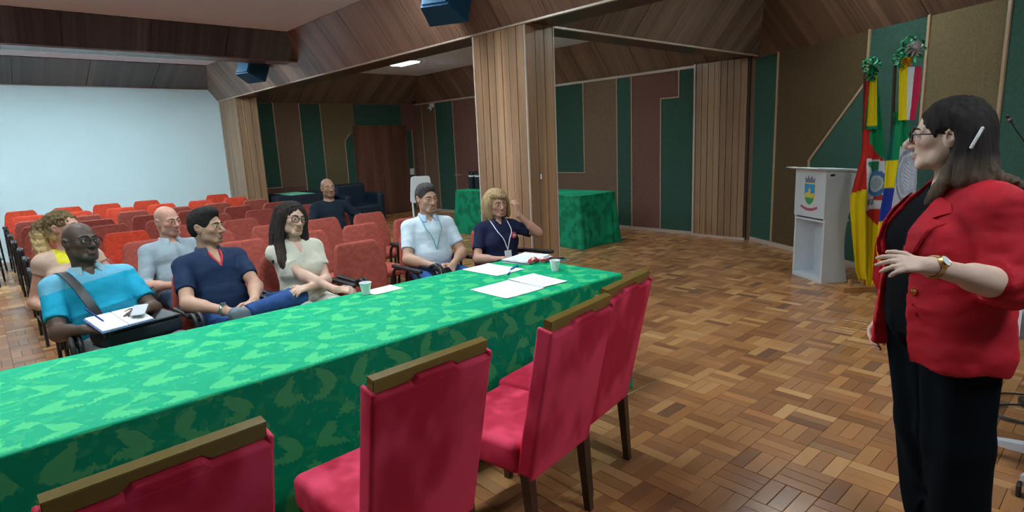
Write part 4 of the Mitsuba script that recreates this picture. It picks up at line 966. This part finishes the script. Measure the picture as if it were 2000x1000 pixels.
def short_hair(c, front=.0, low=-.055, thick=.0, sc=1., parting=0., streak=.6):
    def build(key, g, C, R, k, to):
        S = Sdf(); e = lambda p, r, kk=.01, op='u', cut=None: S.ell(g(*p), np.array(r)*k, R, kk, op, cut)
        e((0, -.022, .036), (.081+thick*.4, .098+thick*.4, .088+thick)); e((0, -.05, -.01), (.074, .066, .075), .03); e((parting, .03, .088+thick*.6), (.056, .055, .034+thick*.6), .03)
        e((0, .125+front, -.020), (.078, .092, .098), .012, 's'); e((0, .02, -.11), (.1, .11, .07), .01, 's')
        for q in (-1, 1): e((q*.086, .008, -.025), (.024, .036, .045), .006, 's')
        lo = g(0, 0, low); up = R@np.array([0, 0, 1.])
        m = S.mesh(.0048, lambda P: -((P-lo)@up), lambda V: (meshkit.fbm(V*[70, 70, 50], 3, 4)-.5)*.006)
        ply_parts(key, 'hair', m, 'cloth_vc', to, color=hair_color(c, 3, streak)(np.array(m.vertices)))
    return build
def long_hair(c, locks, front=.0, streak=.7, extra=None, amp=.012, thick=0., fr=(120, 120, 9), c2=None, split=-.1, ears=False, back=1.):
    def build(key, g, C, R, k, to):
        S = Sdf(); e = lambda p, r, kk=.01, op='u': S.ell(g(*p), np.array(r)*k, R, kk, op)
        e((0, -.022, .036), (.083+thick, .100+thick, .089+thick)); e((0, -.05, -.02), (.078+thick, (.066+thick)*back, .085), .03)
        e((0, .122+front, -.030), (.067, .085, .105), .010, 's')
        for pts, r0, r1 in locks:
            P = curve([g(*p) for p in pts], 3); S.chain(P, np.linspace(r0, r1, len(P))*k, .015)
        if ears:
            for q in (-1, 1): e((q*.090, .012, -.022), (.030, .036, .046), .008, 's')
        m = S.mesh(.0055, None, lambda V: (meshkit.fbm(((V-C)@R)*np.array(fr), 2, 4)-.5)*amp)
        V = np.array(m.vertices); q = ((V-C)@R)[:, 2]; cc = hair_color(c, 3, streak)(V)
        if c2 is not None: t = np.clip((split-q)/.08, 0, 1)[:, None]; cc = cc*(1-t)+hair_color(c2, 5, streak)(V)*t
        k2 = ply_parts(key, 'hair', m, 'cloth_vc', to, color=cc)
        if extra: extra(k2, g, R, to)
    return build

# ------------------------------------------------------------------ the people
def world(p, d):
    a = math.radians(p['rz']); v = np.asarray(d, float); return np.array([p['x']+v[0]*math.cos(a)-v[1]*math.sin(a), p['y']+v[0]*math.sin(a)+v[1]*math.cos(a), v[2]])
def badge(p, c, drop=.33, card=True, side=0.):
    """lanyard hanging from the neck, on the shirt"""
    f, s = p['fr'], p['s']; N = p['NB']; X = np.array([1., 0, 0]); b = p.get('front', .135)
    low = N-s*drop+f*(b+.012)+X*side; k = p['key']; L = []
    for q in (-1, 1): L.append(curve([N+X*q*.05+f*-.045+s*.03, N+X*q*.074+f*.02+s*.015, N+X*q*.065+f*(b-.02)-s*.09, N+X*q*.03+f*(b+.010)-s*(drop*.62), low], 6))
    put(k+'__lanyard', cat(*[tube(P, .0042, 6) for P in L]), c, 40, p['to'])
    if card:
        m = rbox(-.032, .032, -.0015, .0015, -.10, -.005, .001, 6); R4 = np.eye(4); R4[:3, :3] = np.stack([X, f, s], 1); R4[:3, 3] = low; m.apply_transform(R4); put(k+'__badge', m, 'white_plastic', 20, p['to'])
SK = dict(dark=(.085, .050, .036), light=(.50, .29, .20), pale=(.60, .38, .29), tan=(.42, .235, .15), rosy=(.52, .28, .205))
def stubble(c, amt, scalp=0.):
    def fn(C, q, hd):
        b = hd & (q[:, 2] < -.035) & (q[:, 1] > -.02) & (q[:, 2] > -.125); C[b] = C[b]*(1-amt)+np.array(c)*amt
        if scalp:
            t = np.clip((q[:, 2]+.02)/.03, 0, 1)*np.clip((.045-q[:, 1])/.03, 0, 1)*np.clip((.085-q[:, 2])/.03, 0, 1)*hd*scalp; C = C*(1-t[:, None])+np.array(c)*t[:, None]
        return C
    return fn
# 1 man in the banded turquoise polo, notebook on his lap
def polo_bands(V, L):
    z = L[:, 2]+.02*np.sin(L[:, 0]*3); C = np.where((z > .36)[:, None], (.13, .40, .55), np.where((z > .20)[:, None], (.012, .33, .50), (.008, .19, .30))); return C
p1 = seated('dark-skinned man in a banded turquoise polo writing in a notebook at the near left', .47, 4.09, 190, .545, 14, 1.03, .192, .05, side=5, tl=.91, head_rot=(17, 8, -6), jaw=1.05,
    arms=({'w': (-.09, .35, .775), 'hint': (-.7, -.7, -.8), 'dir': (.75, .6, .0), 'back': (-.3, .2, 1), 'curl': (.2, .25, .3, .35)}, {'w': (.22, .35, .735), 'hint': (.45, -.7, -1), 'dir': (-.55, .8, .1), 'back': (.5, .1, .9), 'curl': (.7, .75, .8, .85), 'thumb': .9}),
    knees={-1: (-.2, .45, .55), 1: (.17, .46, .55)}, feet={-1: (-.2, .45, .09), 1: (.17, .42, .09)}, skin=SK['dark'], lips=(.11, .05, .042), shirt=polo_bands, trousers=(.16, .165, .17), brow=(.012, .01, .01), glasses=B('black_frame', (.01, .01, .012), .3), sleeve=.72, collar_spec=((.25, .42, .48), 28), vneck=.06, h=.0062,
    tint=stubble((.06, .05, .045), .25, .45))
# 2 curly blonde woman behind him
def ponytail(k2, g, R, to): put(k2+'__hair_band', tube([g(.0+.03*math.cos(a), -.115+.008*math.sin(a), .03+.03*math.sin(a)) for a in np.linspace(0, 6.28, 16, endpoint=False)], .008, 8, True), 'black_plastic', True, to)
p2 = seated('woman with a curly blonde ponytail mostly hidden behind the man in turquoise', .43, 5.10, 188, .54, 8, 1.0, .16, 0., True, tl=.96, head_rot=(46, 2, 0), arms=({'w': (-.14, .26, .67), 'hint': (-1, -.3, -1), 'dir': (.4, .9, 0)}, {'w': (.21, .14, .64), 'hint': (.3, -.6, -1), 'dir': (-.2, 1, -.1)}),
    skin=SK['rosy'], shirt=lambda V, L: np.where(((L[:, 2] > .36) & (np.abs(L[:, 0]) < .085))[:, None], (.62, .55, .03), (.50, .35, .27)), trousers=(.3, .28, .25), sleeve=.25, vneck=.05, brow=(.10, .06, .03), h=.0075,
    hair=long_hair((.11, .075, .035), [([(.0, -.10, .03), (.02, -.15, .00), (.03, -.155, -.10), (.03, -.13, -.22), (.02, -.11, -.30)], .045, .05), ([(.02, -.12, .01), (.055, -.15, -.08), (.06, -.13, -.2), (.04, -.11, -.27)], .03, .035)], .004, .9, ponytail, .022, 0., (60, 60, 45), (.50, .36, .17), .02))
# 3 bald man in the grey shirt
p3 = seated('bald man in a pale grey shirt in the second row', 1.09, 5.10, 188, .535, 13, 1.0, .185, .03, tl=.91, head_rot=(16, -2, 3), arms=({'w': (-.12, .28, .67), 'hint': (-1, -.4, -.8), 'dir': (.5, .8, -.1)}, {'w': (.12, .27, .67), 'hint': (1, -.4, -.8), 'dir': (-.5, .8, -.1)}),
    skin=SK['rosy'], shirt=lambda V, L: np.where((np.abs(L[:, 0]) < .018)[:, None], (.22, .28, .31), (.27, .34, .38)), trousers=(.05, .08, .14), sleeve=1.45, collar_spec=((.30, .37, .41), 22), vneck=.05, brow=(.12, .09, .07), h=.0068, tint=stubble((.22, .17, .15), .25, .35))
# 4 man in the navy polo, ankle on knee
p4 = seated('dark-haired man in a navy polo with red collar lining, his legs crossed', 1.10, 4.10, 190, .54, 12, 1.03, .187, .02, tl=.92, head_rot=(32, 1, 0), nose=1.15, arms=({'w': (-.02, .38, .70), 'hint': (-1, -.5, -.6), 'dir': (.75, .55, -.25), 'back': (-.2, .3, 1)}, {'w': (.16, .36, .68), 'hint': (1, -.5, -.7), 'dir': (-.45, .75, -.3), 'back': (.2, .4, 1)}),
    knees={-1: (-.34, .33, .64), 1: (.15, .46, .545)}, feet={-1: (.09, .44, .645), 1: (.15, .43, .09)}, skin=SK['light'], shirt=(.014, .030, .075), trousers=(.022, .065, .20), sleeve=.66, collar_spec=((.016, .034, .085), 30), vneck=.11, h=.006, shoe=(.12, .15, .18),
    hair=short_hair((.016, .014, .013), -.004, -.06, .006), tint=stubble((.16, .11, .09), .35))
k = p4['key']; N, s_, f_ = p4['NB'], p4['s'], p4['fr']
put(k+'__shirt__collar_lining', cat(*[tube(curve([N+np.array([q*.040, 0, 0])+f_*.062+s_*.0, N+np.array([q*.030, 0, 0])+f_*.105-s_*.05, N+f_*.128-s_*.115], 5), .0085, 8) for q in (-1, 1)]), 'red_plain', 40, p4['to']); tag(k+'__shirt__collar_lining', 'red lining of the open collar')
def watch(p, q, strap, case, t=.93, face='white_plastic', lab=None):
    S, E, W = p['J'][q]; c = E+(W-E)*t; d = unit(W-E); up = unit(np.array(p.get('wup', (0, .3, 1)))-d*(np.array(p.get('wup', (0, .3, 1)))@d)); e = np.cross(d, up); r = p.get('wr', .033)
    R4 = np.eye(4); R4[:3, :3] = np.stack([e, d, up], 1); R4[:3, 3] = c; k = p['key']
    a = np.linspace(0, 2*np.pi, 28, endpoint=False); m = tube(np.stack([r*np.cos(a), 0*a, r*np.sin(a)], 1), .0045, 8, True); V = np.array(m.vertices); V[:, 1] *= 2.0; m = trimesh.Trimesh(V, m.faces, process=False); m.apply_transform(R4)
    w = put(k+'__watch', m, strap, True, p['to']); tag(w, lab or 'wrist watch')
    for nm, pr, b in (('case', [(0, r-.004), (.017, r-.004), (.0185, r+.003), (.017, r+.009), (.0155, r+.008)], case), ('dial', [(0, r+.0075), (.0155, r+.0075), (.0155, r+.0065)], face)):
        m = lathe(pr, 24); m.apply_transform(R4); put(w+'__'+nm, m, b, 30, p['to'])
watch(p4, 1, 'chrome', 'chrome', .97, 'black_plastic', 'steel wrist watch')
# 5 woman in cream with long dark hair
p5 = seated('woman in cream with long dark hair and glasses, arms crossed on her lap', 1.63, 4.06, 178, .54, 9, .97, .16, .0, True, tl=.97, head_rot=(10, 0, -10), arms=({'w': (.05, .27, .70), 'hint': (-1, -.3, -.8), 'dir': (.9, .35, .05), 'back': (-.1, .5, 1)}, {'w': (-.10, .33, .665), 'hint': (1, -.3, -.8), 'dir': (-.85, .5, -.15), 'back': (.1, .5, 1)}),
    knees={-1: (-.10, .45, .555), 1: (.10, .46, .54)}, skin=SK['pale'], lips=(.45, .12, .11), shirt=(.60, .58, .48), trousers=(.55, .54, .47), sleeve=.58, vneck=.12, glasses=B('brown_frame', (.04, .02, .015), .3), brow=(.035, .022, .018), h=.006, shoe=(.3, .24, .18),
    hair=long_hair((.022, .016, .014), [([(s*.045, -.02, .09), (s*.078, .005, .02), (s*.088, .0, -.08), (s*.098, .02, -.18), (s*.098, .06, -.27), (s*.085, .085, -.33)], .030, .030) for s in (-1, 1)]+[([(s*.06, -.06, .05), (s*.085, -.06, -.08), (s*.095, -.04, -.2), (s*.105, .0, -.29)], .045, .035) for s in (-1, 1)]+[([(0, -.08, .0), (0, -.09, -.15), (0, -.08, -.26)], .06, .05)], .0, .9, None, .014, .002, (110, 110, 8), (.05, .034, .026), -.15))
# 6 bald man in black
p6 = seated('bald man in a black tee sitting alone in a middle row', 3.22, 6.86, 168, .54, 9, 1.0, .19, .02, tl=.95, head_rot=(6, 2, 5), arms=({'w': (-.30, .20, .70), 'hint': (-1, -.5, -.6), 'dir': (-.3, 1, -.1)}, {'w': (.14, .30, .66), 'hint': (1, -.5, -.8), 'dir': (-.3, .9, -.1)}),
    skin=SK['tan'], shirt=(.012, .022, .035), trousers=(.025, .08, .28), sleeve=.72, vneck=0, h=.0075, tint=stubble((.12, .085, .065), .45, .5))
# 7 man in the white polo
p7 = seated('grey-haired man in a white polo with a teal lanyard, hands together over a phone', 2.78, 4.10, 164, .55, 5, 1.0, .185, .03, tl=.98, head_rot=(10, -4, 3), jaw=1.08, arms=({'w': (-.085, .31, .66), 'hint': (-1, -.4, -.7), 'dir': (.55, .65, -.35), 'back': (-.5, .55, .7), 'curl': (.4, .45, .5, .55)}, {'w': (.085, .31, .66), 'hint': (1, -.4, -.7), 'dir': (-.55, .65, -.4), 'back': (.5, .55, .7), 'curl': (.4, .45, .5, .55)}),
    knees={-1: (-.20, .44, .55), 1: (.19, .45, .55)}, skin=SK['light'], shirt=(.60, .71, .80), trousers=(.025, .085, .26), sleeve=.70, collar_spec=((.45, .58, .80), 26), vneck=.08, brow=(.04, .035, .03), h=.006, hair=short_hair((.055, .052, .05), -.008, -.05, .004, streak=.9), tint=stubble((.30, .2, .16), .25))
p7['front'] = .168; badge(p7, B('lanyard_teal', (.10, .33, .36), .6), .27, False)
k = thing('phone', 'small black phone in the hands of the man in the white polo', 'phone')
c = world(p7, (0.0, .435, .615)); put(k+'__case', rbox(-.028, .028, -.06, .06, -.006, .006, .004, 8), 'black_plastic', 30, T().translate(c.tolist()).rotate([0, 0, 1], p7['rz']+20).rotate([1, 0, 0], -35)); put(k+'__screen', rbox(-.025, .025, -.055, .055, .0055, .0068, .0005, 6), 'screen', 30, T().translate(c.tolist()).rotate([0, 0, 1], p7['rz']+20).rotate([1, 0, 0], -35))
# 8 blonde woman with a raised hand
p8 = seated('blonde woman in a navy polo raising a hand beside her face', 3.29, 3.80, 164, .53, 6, .95, .168, .02, True, tl=.92, head_rot=(2, -4, 9), arms=({'w': (-.115, .165, .995), 'hint': (-1, .35, -.9), 'dir': (.10, -.12, 1), 'back': (-.5, .9, .1), 'curl': (.55, .6, .7, .8), 'thumb': .6}, {'w': (.10, .27, .66), 'hint': (1, -.4, -.8), 'dir': (-.5, .8, -.2)}),
    skin=SK['rosy'], lips=(.5, .16, .14), shirt=(.012, .016, .05), trousers=(.03, .03, .04), sleeve=.70, collar_spec=((.014, .018, .055), 32), vneck=.07, brow=(.16, .10, .05), h=.006,
    hair=long_hair((.40, .28, .15), [([(s*.05, .0, .085), (s*.082, .01, .02), (s*.088, .005, -.06), (s*.085, .01, -.125)], .030, .022) for s in (-1, 1)]+[([(s*.06, -.06, .03), (s*.08, -.06, -.06), (s*.075, -.05, -.13)], .045, .03) for s in (-1, 1)]+[([(.05, .055, .085), (-.02, .083, .066), (-.06, .06, .045)], .022, .014)], -.006, .8, None, .012, .002, (100, 100, 12), (.28, .18, .09), -.04))
p8['front'] = .168; badge(p8, 'white_plastic', .25)
k = p8['key']; X = np.array([1., 0, 0]); c = p8['NB']-p8['s']*.135-X*.075+p8['fr']*.165
R4 = np.eye(4); R4[:3, :3] = np.stack([X, -np.cross(X, p8['fr']), p8['fr']], 1); R4[:3, 3] = c; m = lathe([(0, .004), (.026, .004), (.028, 0), (.028, -.012)], 24); m.apply_transform(R4); put(k+'__shirt__emblem', m, B('emblem_red', (.45, .06, .07), .6), 30, p8['to'])
m = lathe([(0, .006), (.012, .006), (.012, 0)], 16); m.apply_transform(R4); put(k+'__shirt__emblem_centre', m, B('emblem_light', (.5, .42, .45), .6), 30, p8['to'])

# notebook, pen and bag of man 1
k = thing('notebook', 'open white notebook on the lap of the man in turquoise', 'notebook')
for i, (a, b) in enumerate(((-.125, -.002), (.002, .125))): put(k+'__page_block', rbox(a, b, -.095, .095, 0, .010, .004, 8), 'paper', 30, T().translate(world(p1, (.075, .42, .762)).tolist()).rotate([0, 0, 1], 190+6).rotate([1, 0, 0], -14))
put(k+'__cover', rbox(-.13, .13, -.10, .10, -.006, .001, .002, 6), B('notebook_cover', (.10, .16, .38), .5), 30, T().translate(world(p1, (.075, .42, .762)).tolist()).rotate([0, 0, 1], 196).rotate([1, 0, 0], -14))
k = thing('pen', 'blue pen held by the man in turquoise', 'pen'); a = world(p1, (.155, .45, .777)); b_ = world(p1, (.22, .42, .86))
single(k, tube([a, a+(b_-a)*.08, b_], [.001, .0045, .0045], 10), 'blue_plain', 40)
k = thing('phone', 'grey phone lying on the open notebook of the man in turquoise', 'phone')
single(k, rbox(-.035, .035, -.07, .07, 0, .009, .004, 8), 'star_grey', 30, T().translate(world(p1, (-.025, .42, .785)).tolist()).rotate([0, 0, 1], 160).rotate([1, 0, 0], -10))
k = thing('bag', 'black shoulder bag on the lap of the man in turquoise', 'bag'); to = T().translate(world(p1, (-.03, .31, .662)).tolist()).rotate([0, 0, 1], 193)
put(k+'__body', rbox(-.20, .20, -.10, .13, -.045, .05, .03), 'navy_cloth', 40, to); put(k+'__flap', rbox(-.19, .19, -.09, .135, .045, .058, .005, 8), 'black_plastic', 30, to)
N, s_, f_ = p1['NB'], p1['s'], p1['fr']; X = np.array([1., 0, 0])
P = curve([world(p1, q) for q in (N+X*.125-f_*.05+s_*.005, N+X*.12+f_*.05-s_*.005, N+X*.105+f_*.150-s_*.10, N+X*.085+f_*.195-s_*.22, N+X*.06+f_*.21-s_*.34, (.05, .30, .69))], 6)
t = np.gradient(P, axis=0); t /= np.linalg.norm(t, axis=1)[:, None]; xd = np.array([math.cos(math.radians(193)), math.sin(math.radians(193)), 0]); w_ = xd-t*(t@xd)[:, None]; w_ /= np.linalg.norm(w_, axis=1)[:, None]; n_ = np.cross(w_, t)
put(k+'__strap', loft([np.array([P[i]+w_[i]*a*.024+n_[i]*b for a, b in ((-1, .003), (1, .003), (1, -.004), (-1, -.004))]) for i in range(len(P))]), 'black_plastic', 30)

# 9 the standing woman in the red jacket
def standing_woman():
    key = thing('person', 'woman standing at the right in an open red jacket and wide black trousers', 'person')
    rz = 47.5; X0, Y0 = 2.455, .462; to = place(X0, Y0, 0, rz); h = .0042
    Sh = {-1: np.array([-.178, .0, 1.335]), 1: np.array([.130, -.035, 1.31])}; NB = np.array([0, .01, 1.405]); HR = rotm(-37, 1, 0); HC = np.array([.005, .042, 1.560])
    J = {-1: (Sh[-1], np.array([-.243, .030, 1.10]), np.array([-.285, .350, 1.196])), 1: (Sh[1], np.array([.235, -.06, 1.09]), np.array([.20, .075, .89]))}
    t_ = math.radians(9); Q = np.array([[math.cos(t_), -math.sin(t_), 0], [math.sin(t_), math.cos(t_), 0], [0, 0, 1]]); J[-1] = (Sh[-1], Q@J[-1][1], Q@J[-1][2])
    b = Sdf()
    def torso(S, e, k):
        S.ell((0, .0, .93), (.190+e, .150+e, .15+e), None, k); S.ell((0, .02, 1.06), (.172+e, .135+e, .16+e), None, k+.02); S.ell((0, .01, 1.22), (.165+e, .125+e, .16+e), None, k+.02)
        S.cap(Sh[-1]*.9+NB*.1-[0, 0, .01], Sh[1]*.9+NB*.1-[0, 0, .01], .054+e*.8, None, k+.01); S.cap(NB-[0, 0, .015], Sh[-1], .044+e*.7, .048+e*.7, k); S.cap(NB-[0, 0, .015], Sh[1], .044+e*.7, .048+e*.7, k)
        for q in (-1, 1): S.ell((q*.078-.012, .105-.018*(q > 0), 1.205), (.074+e, .068+e, .076+e), None, .03)
    torso(b, 0, .03); b.cap(NB-[0, 0, .02], HC+HR@np.array([0, -.025, -.05]), .054, .047, .025); g = head(b, HC, HR, 1.0, 1., 1.12, 1., True)
    for q in (-1, 1):
        S, E, W = J[q]; b.cap(S, E, .050, .043, .03); b.cap(E, W, .043, .0255, .02); b.cap(E+(W-E)*.1, E+(W-E)*.45, .046, .038, .03)
        L, K, A = np.array([q*.095, 0, .9]), np.array([q*.1, -.02, .5]), np.array([q*.09, -.07, .09]); b.cap(L, K, .088, .058, .03); b.cap(K, A, .056, .036, .02)
    hd = Q@unit((.10, .98, .16)); W = J[-1][2]; b.cap(W, W+hd*.025, .0255, .025, .01); hand(b, W+hd*.010, hd, Q@np.array((-.62, -.10, .72)), -1, (.22, .28, .34, .42), .35, .87, .16)
    W = J[1][2]; hd = unit((-.12, .55, -.85)); b.cap(W, W+hd*.02, .0255, .024, .01); hand(b, W+hd*.008, hd, (.9, .3, .1), -1, (.4, .45, .5, .55), .4, .95)
    m = b.mesh(h); V = np.array(m.vertices); q = (V-HC)@HR; C = np.repeat([(.64, .45, .36)], len(V), 0)*(.93+.14*meshkit.fbm(V*50, 3))[:, None]
    hdm = (np.abs(q) < .14).all(1); lp = hdm & (np.abs(q[:, 0]) < .023) & (np.abs(q[:, 2]+.067) < .0115) & (q[:, 1] > .075); C[lp] = C[lp]*.4+np.array((.42, .14, .13))*.6
    ck = np.exp(-(((np.abs(q[:, 0])-.045)/.022)**2+((q[:, 2]+.028)/.022)**2))*(q[:, 1] > .02)*hdm; C *= 1-ck[:, None]*np.array([.0, .2, .18])
    put(key+'__body', m, 'skin_vc', True, to, color=C)
    face_parts(key, g, HR, 1., to, (0, 1, -.05), (.05, .03, .02), (.03, .02, .017), B('dark_frame', (.015, .012, .014), .25))
    # black blouse, wide trousers
    S = Sdf(); torso(S, .015, .03); S.cap(NB+[0, .015, .02], NB+[0, .03, .12], .068, .10, .01, op='s')
    fold = lambda V: (meshkit.fbm(V*[14, 14, 6], 3, 2)-.5)*.012
    put(key+'__blouse', S.mesh(.006, lambda P: .88-P[..., 2], fold), B('black_cloth', (.004, .005, .007), .8, .1), True, to)
    P = Sdf(); P.ell((0, -.0, .93), (.205, .165, .14), None, .04)
    for q in (-1, 1):
        L, K, A = np.array([q*.092, .0, .88]), np.array([q*.082, -.035, .5]), np.array([q*.068, -.10, .02]); P.cap(L, K, .118, .103, .03); P.cap(K, A, .103, .092, .03)
    m = P.mesh(.007, lambda Q: .025-Q[..., 2], lambda V: (np.sin(np.arctan2(V[:, 1], V[:, 0])*9+V[:, 2]*2)*.5+meshkit.fbm(V*[12, 12, 3], 3, 4)-.5)*.012); put(key+'__trousers', m, B('trouser_cloth', (.0025, .0055, .009), .85, .1), True, to)
    for q in (-1, 1):
        A = np.array([q*.085, -.09, .05]); put(key+'__shoe', Sdf().cap(A, A+[0, .12, -.02], .042, .034, .02).cap(A+[0, .1, -.02], A+[0, .17, -.022], .034, .024, .02).mesh(.007), 'black_plastic', True, to)
    # the jacket
    S = Sdf(); torso(S, .026, .03)
    S.ell((-.012, .012, .98), (.21, .172, .22), None, .04); S.ell((-.006, .008, .83), (.235, .186, .20), None, .05); S.ell((-.022, .015, 1.15), (.185, .158, .20), None, .04)
    for q in (-1, 1):
        s, E, W = J[q]; p = E+(W-E)*(.24 if q < 0 else .80); S.cap(s+[0, 0, -.005], E, .070, .069, .025); S.cap(E, p+(W-E)*.2, .069, .058, .02, cut=[(p, unit(W-E))])
    S.cap(NB+[0, -.01, .01], NB+[0, .03, .13], .072, .10, .008, op='s')
    def clip(P):
        z = P[..., 2]; w = np.interp(z, [.75, .95, 1.1, 1.25, 1.36, 1.45], [.115, .088, .078, .082, .070, .06]); d = np.abs(P[..., 0]-.012)-w
        open_ = np.where(P[..., 1] > -.02, -d, np.maximum(-d, -(P[..., 1]+.02)*-1*0-.2)); return np.maximum(np.where(P[..., 1] > .0, -d, -.2), (.792+.10*np.clip(P[..., 1], -.1, .1)+.0*z)-z)
    def wr(V):
        a = np.arctan2(V[:, 1], V[:, 0]); n = (meshkit.fbm(V*[9, 9, 13], 3, 6)-.5)*.022; d = np.min([np.linalg.norm(V-J[q][1], axis=1) for q in (-1, 1)], 0)
        return n+np.exp(-(d/.11)**2)*np.sin(V[:, 2]*95+V[:, 1]*40)*.0055+.009*np.sin(a*7+2)*np.clip((1.0-V[:, 2])/.2, 0, 1)
    def jcol(p, n, uv): return mi.Color3f(.42, .011, .022)*(.8+.4*fbm(p.x*14, p.y*14, p.z*14, 3))
    jb = bump('jacket_cloth', proc(jcol), lambda p, n, uv: noise(p.x*700, p.y*700, p.z*700), .0004, .75, .25, sheen=.5)
    m = S.mesh(.0048, clip, wr); jk = put(key+'__jacket', m, jb, True, to)
    from scipy.interpolate import griddata
    JV = np.array(m.vertices); JN = meshkit.arrays(m, True)[2]
    def patch(name, poly, e, d, lift, th, mat, res=.006, part=jk):
        """thin piece lying on the jacket: outline (s along e, z) seen along -d"""
        e, d = unit(e), unit(d); f = (JN@d > .12); A = np.c_[JV[f]@e, JV[f][:, 2]]; D = JV[f]@d; P = Polygon(poly); t = trimesh.creation.extrude_polygon(P, .001, engine='earcut')
        from shapely import contains_xy
        x0, y0, x1, y1 = P.bounds; gx, gz = np.meshgrid(np.arange(x0, x1, res), np.arange(y0, y1, res)); G = np.c_[gx.ravel(), gz.ravel()]; G = G[contains_xy(P.buffer(-res*.4), G[:, 0], G[:, 1])]
        nb = int(P.length/res); bd = np.array([P.exterior.interpolate(i/nb, True).coords[0] for i in range(nb)]); G = np.vstack([bd, G])
        from scipy.spatial import Delaunay
        tri = Delaunay(G).simplices; c = G[tri].mean(1); tri = tri[contains_xy(P.buffer(1e-4), c[:, 0], c[:, 1])]
        y = griddata(A, D, G, 'linear'); yn = griddata(A, D, G, 'nearest'); y = np.where(np.isnan(y), yn, y)
        e3 = np.array([0, 0, 1.]); W3 = lambda o: G[:, :1]*e+(y+o)[:, None]*d+G[:, 1:2]*e3
        top, bot = W3(lift+th), W3(lift-.004); n = len(G); F = [tri, tri[:, ::-1]+n]; i = np.arange(nb); j = (i+1) % nb; F += [np.stack([i, j, j+n], 1), np.stack([i, j+n, i+n], 1)]
        mm = trimesh.Trimesh(np.vstack([top, bot]), np.vstack(F), process=False); trimesh.repair.fix_normals(mm); put(f'{part}__{name}', mm, mat, 40, to)
    for q in (-1, 1):
        o = .012
        lp = [(o+q*.074, 1.10), (o+q*.088, 1.24), (o+q*.078, 1.365), (o+q*.118, 1.345), (o+q*.142, 1.318), (o+q*.122, 1.300), (o+q*.158, 1.288), (o+q*.135, 1.20)]
        patch('lapel', lp, (1, 0, 0), (0, 1, 0), .009, .005, jb)
    patch('pocket_flap', [(-.02, 1.020), (.115, 1.012), (.115, 0.97), (-.02, .978)], (.72, .69, 0), (-.69, .72, 0), .003, .004, jb)
    bt = lathe([(0, .008), (.010, .007), (.0125, .003), (.0125, -.004)], 20)
    for z in (1.055,):
        f = np.linalg.norm(JV-np.array([-.105, .20, z]), axis=1).argmin(); n = JN[f]; u = unit(np.cross(n, [0, 0, 1])); R4 = np.eye(4); R4[:3, :3] = np.stack([u, np.cross(n, u), n], 1); R4[:3, 3] = JV[f]+n*.003; mm = bt.copy(); mm.apply_transform(R4); put(jk+'__button', mm, 'gold', 30, to)
    # hair tucked behind the ear, ends flicked out over the collar
    def extra(k2, g, R, to):
        a = np.linspace(0, 1, 12); pts = [g(-.111-.003*math.sin(t*3)-.006*t, -.088+.022*t, .022-.058*t) for t in a]
        put(k2+'__hair_clip', tube([pts[0], pts[-1]], .004, 8), 'chrome', True, to)
        put(k2+'__clip_beads', cat(*[tm(m3.Manifold.sphere(.0052, 10).translate(tuple(np.array(p)+R@np.array([-.003, 0, 0])))) for p in pts]), 'white_plastic', 30, to)
    locks = [([(s*.045, .02, .086), (s*.074, -.012, .055), (s*.080, -.052, .005), (s*.083, -.065, -.07), (s*.082, -.055, -.14)], .022, .034) for s in (-1, 1)]
    locks += [([(s*.055, -.06, .04), (s*.068, -.075, -.05), (s*.075, -.085, -.12), (s*.07, -.105, -.155)], .044, .026) for s in (-1, 1)]
    locks += [([(0, -.08, .03), (0, -.098, -.06), (-.02, -.12, -.125), (-.03, -.17, -.158), (-.03, -.225, -.160)], .048, .010), ([(-.03, -.08, .0), (-.05, -.10, -.09), (-.06, -.145, -.135), (-.06, -.19, -.142)], .036, .010)]
    locks += [([(-.070, -.045, -.04), (-.080, -.030, -.09), (-.084, -.005, -.15), (-.078, .025, -.215)], .022, .016), ([(.070, -.045, -.04), (.082, -.03, -.09), (.08, -.0, -.16), (.07, .02, -.21)], .024, .014)]
    long_hair((.020, .016, .016), locks, -.004, .9, extra, .011, .003, (130, 130, 9), (.105, .078, .056), -.05, True, .9)(key, g, HC, HR, 1., to)
    watch(dict(key=key, J=J, to=to, wup=(-.7, .2, .65), wr=.031), -1, B('watch_strap', (.42, .20, .07), .5), 'gold', .965, 'white_plastic', 'round gold wrist watch on a tan strap')
standing_woman()
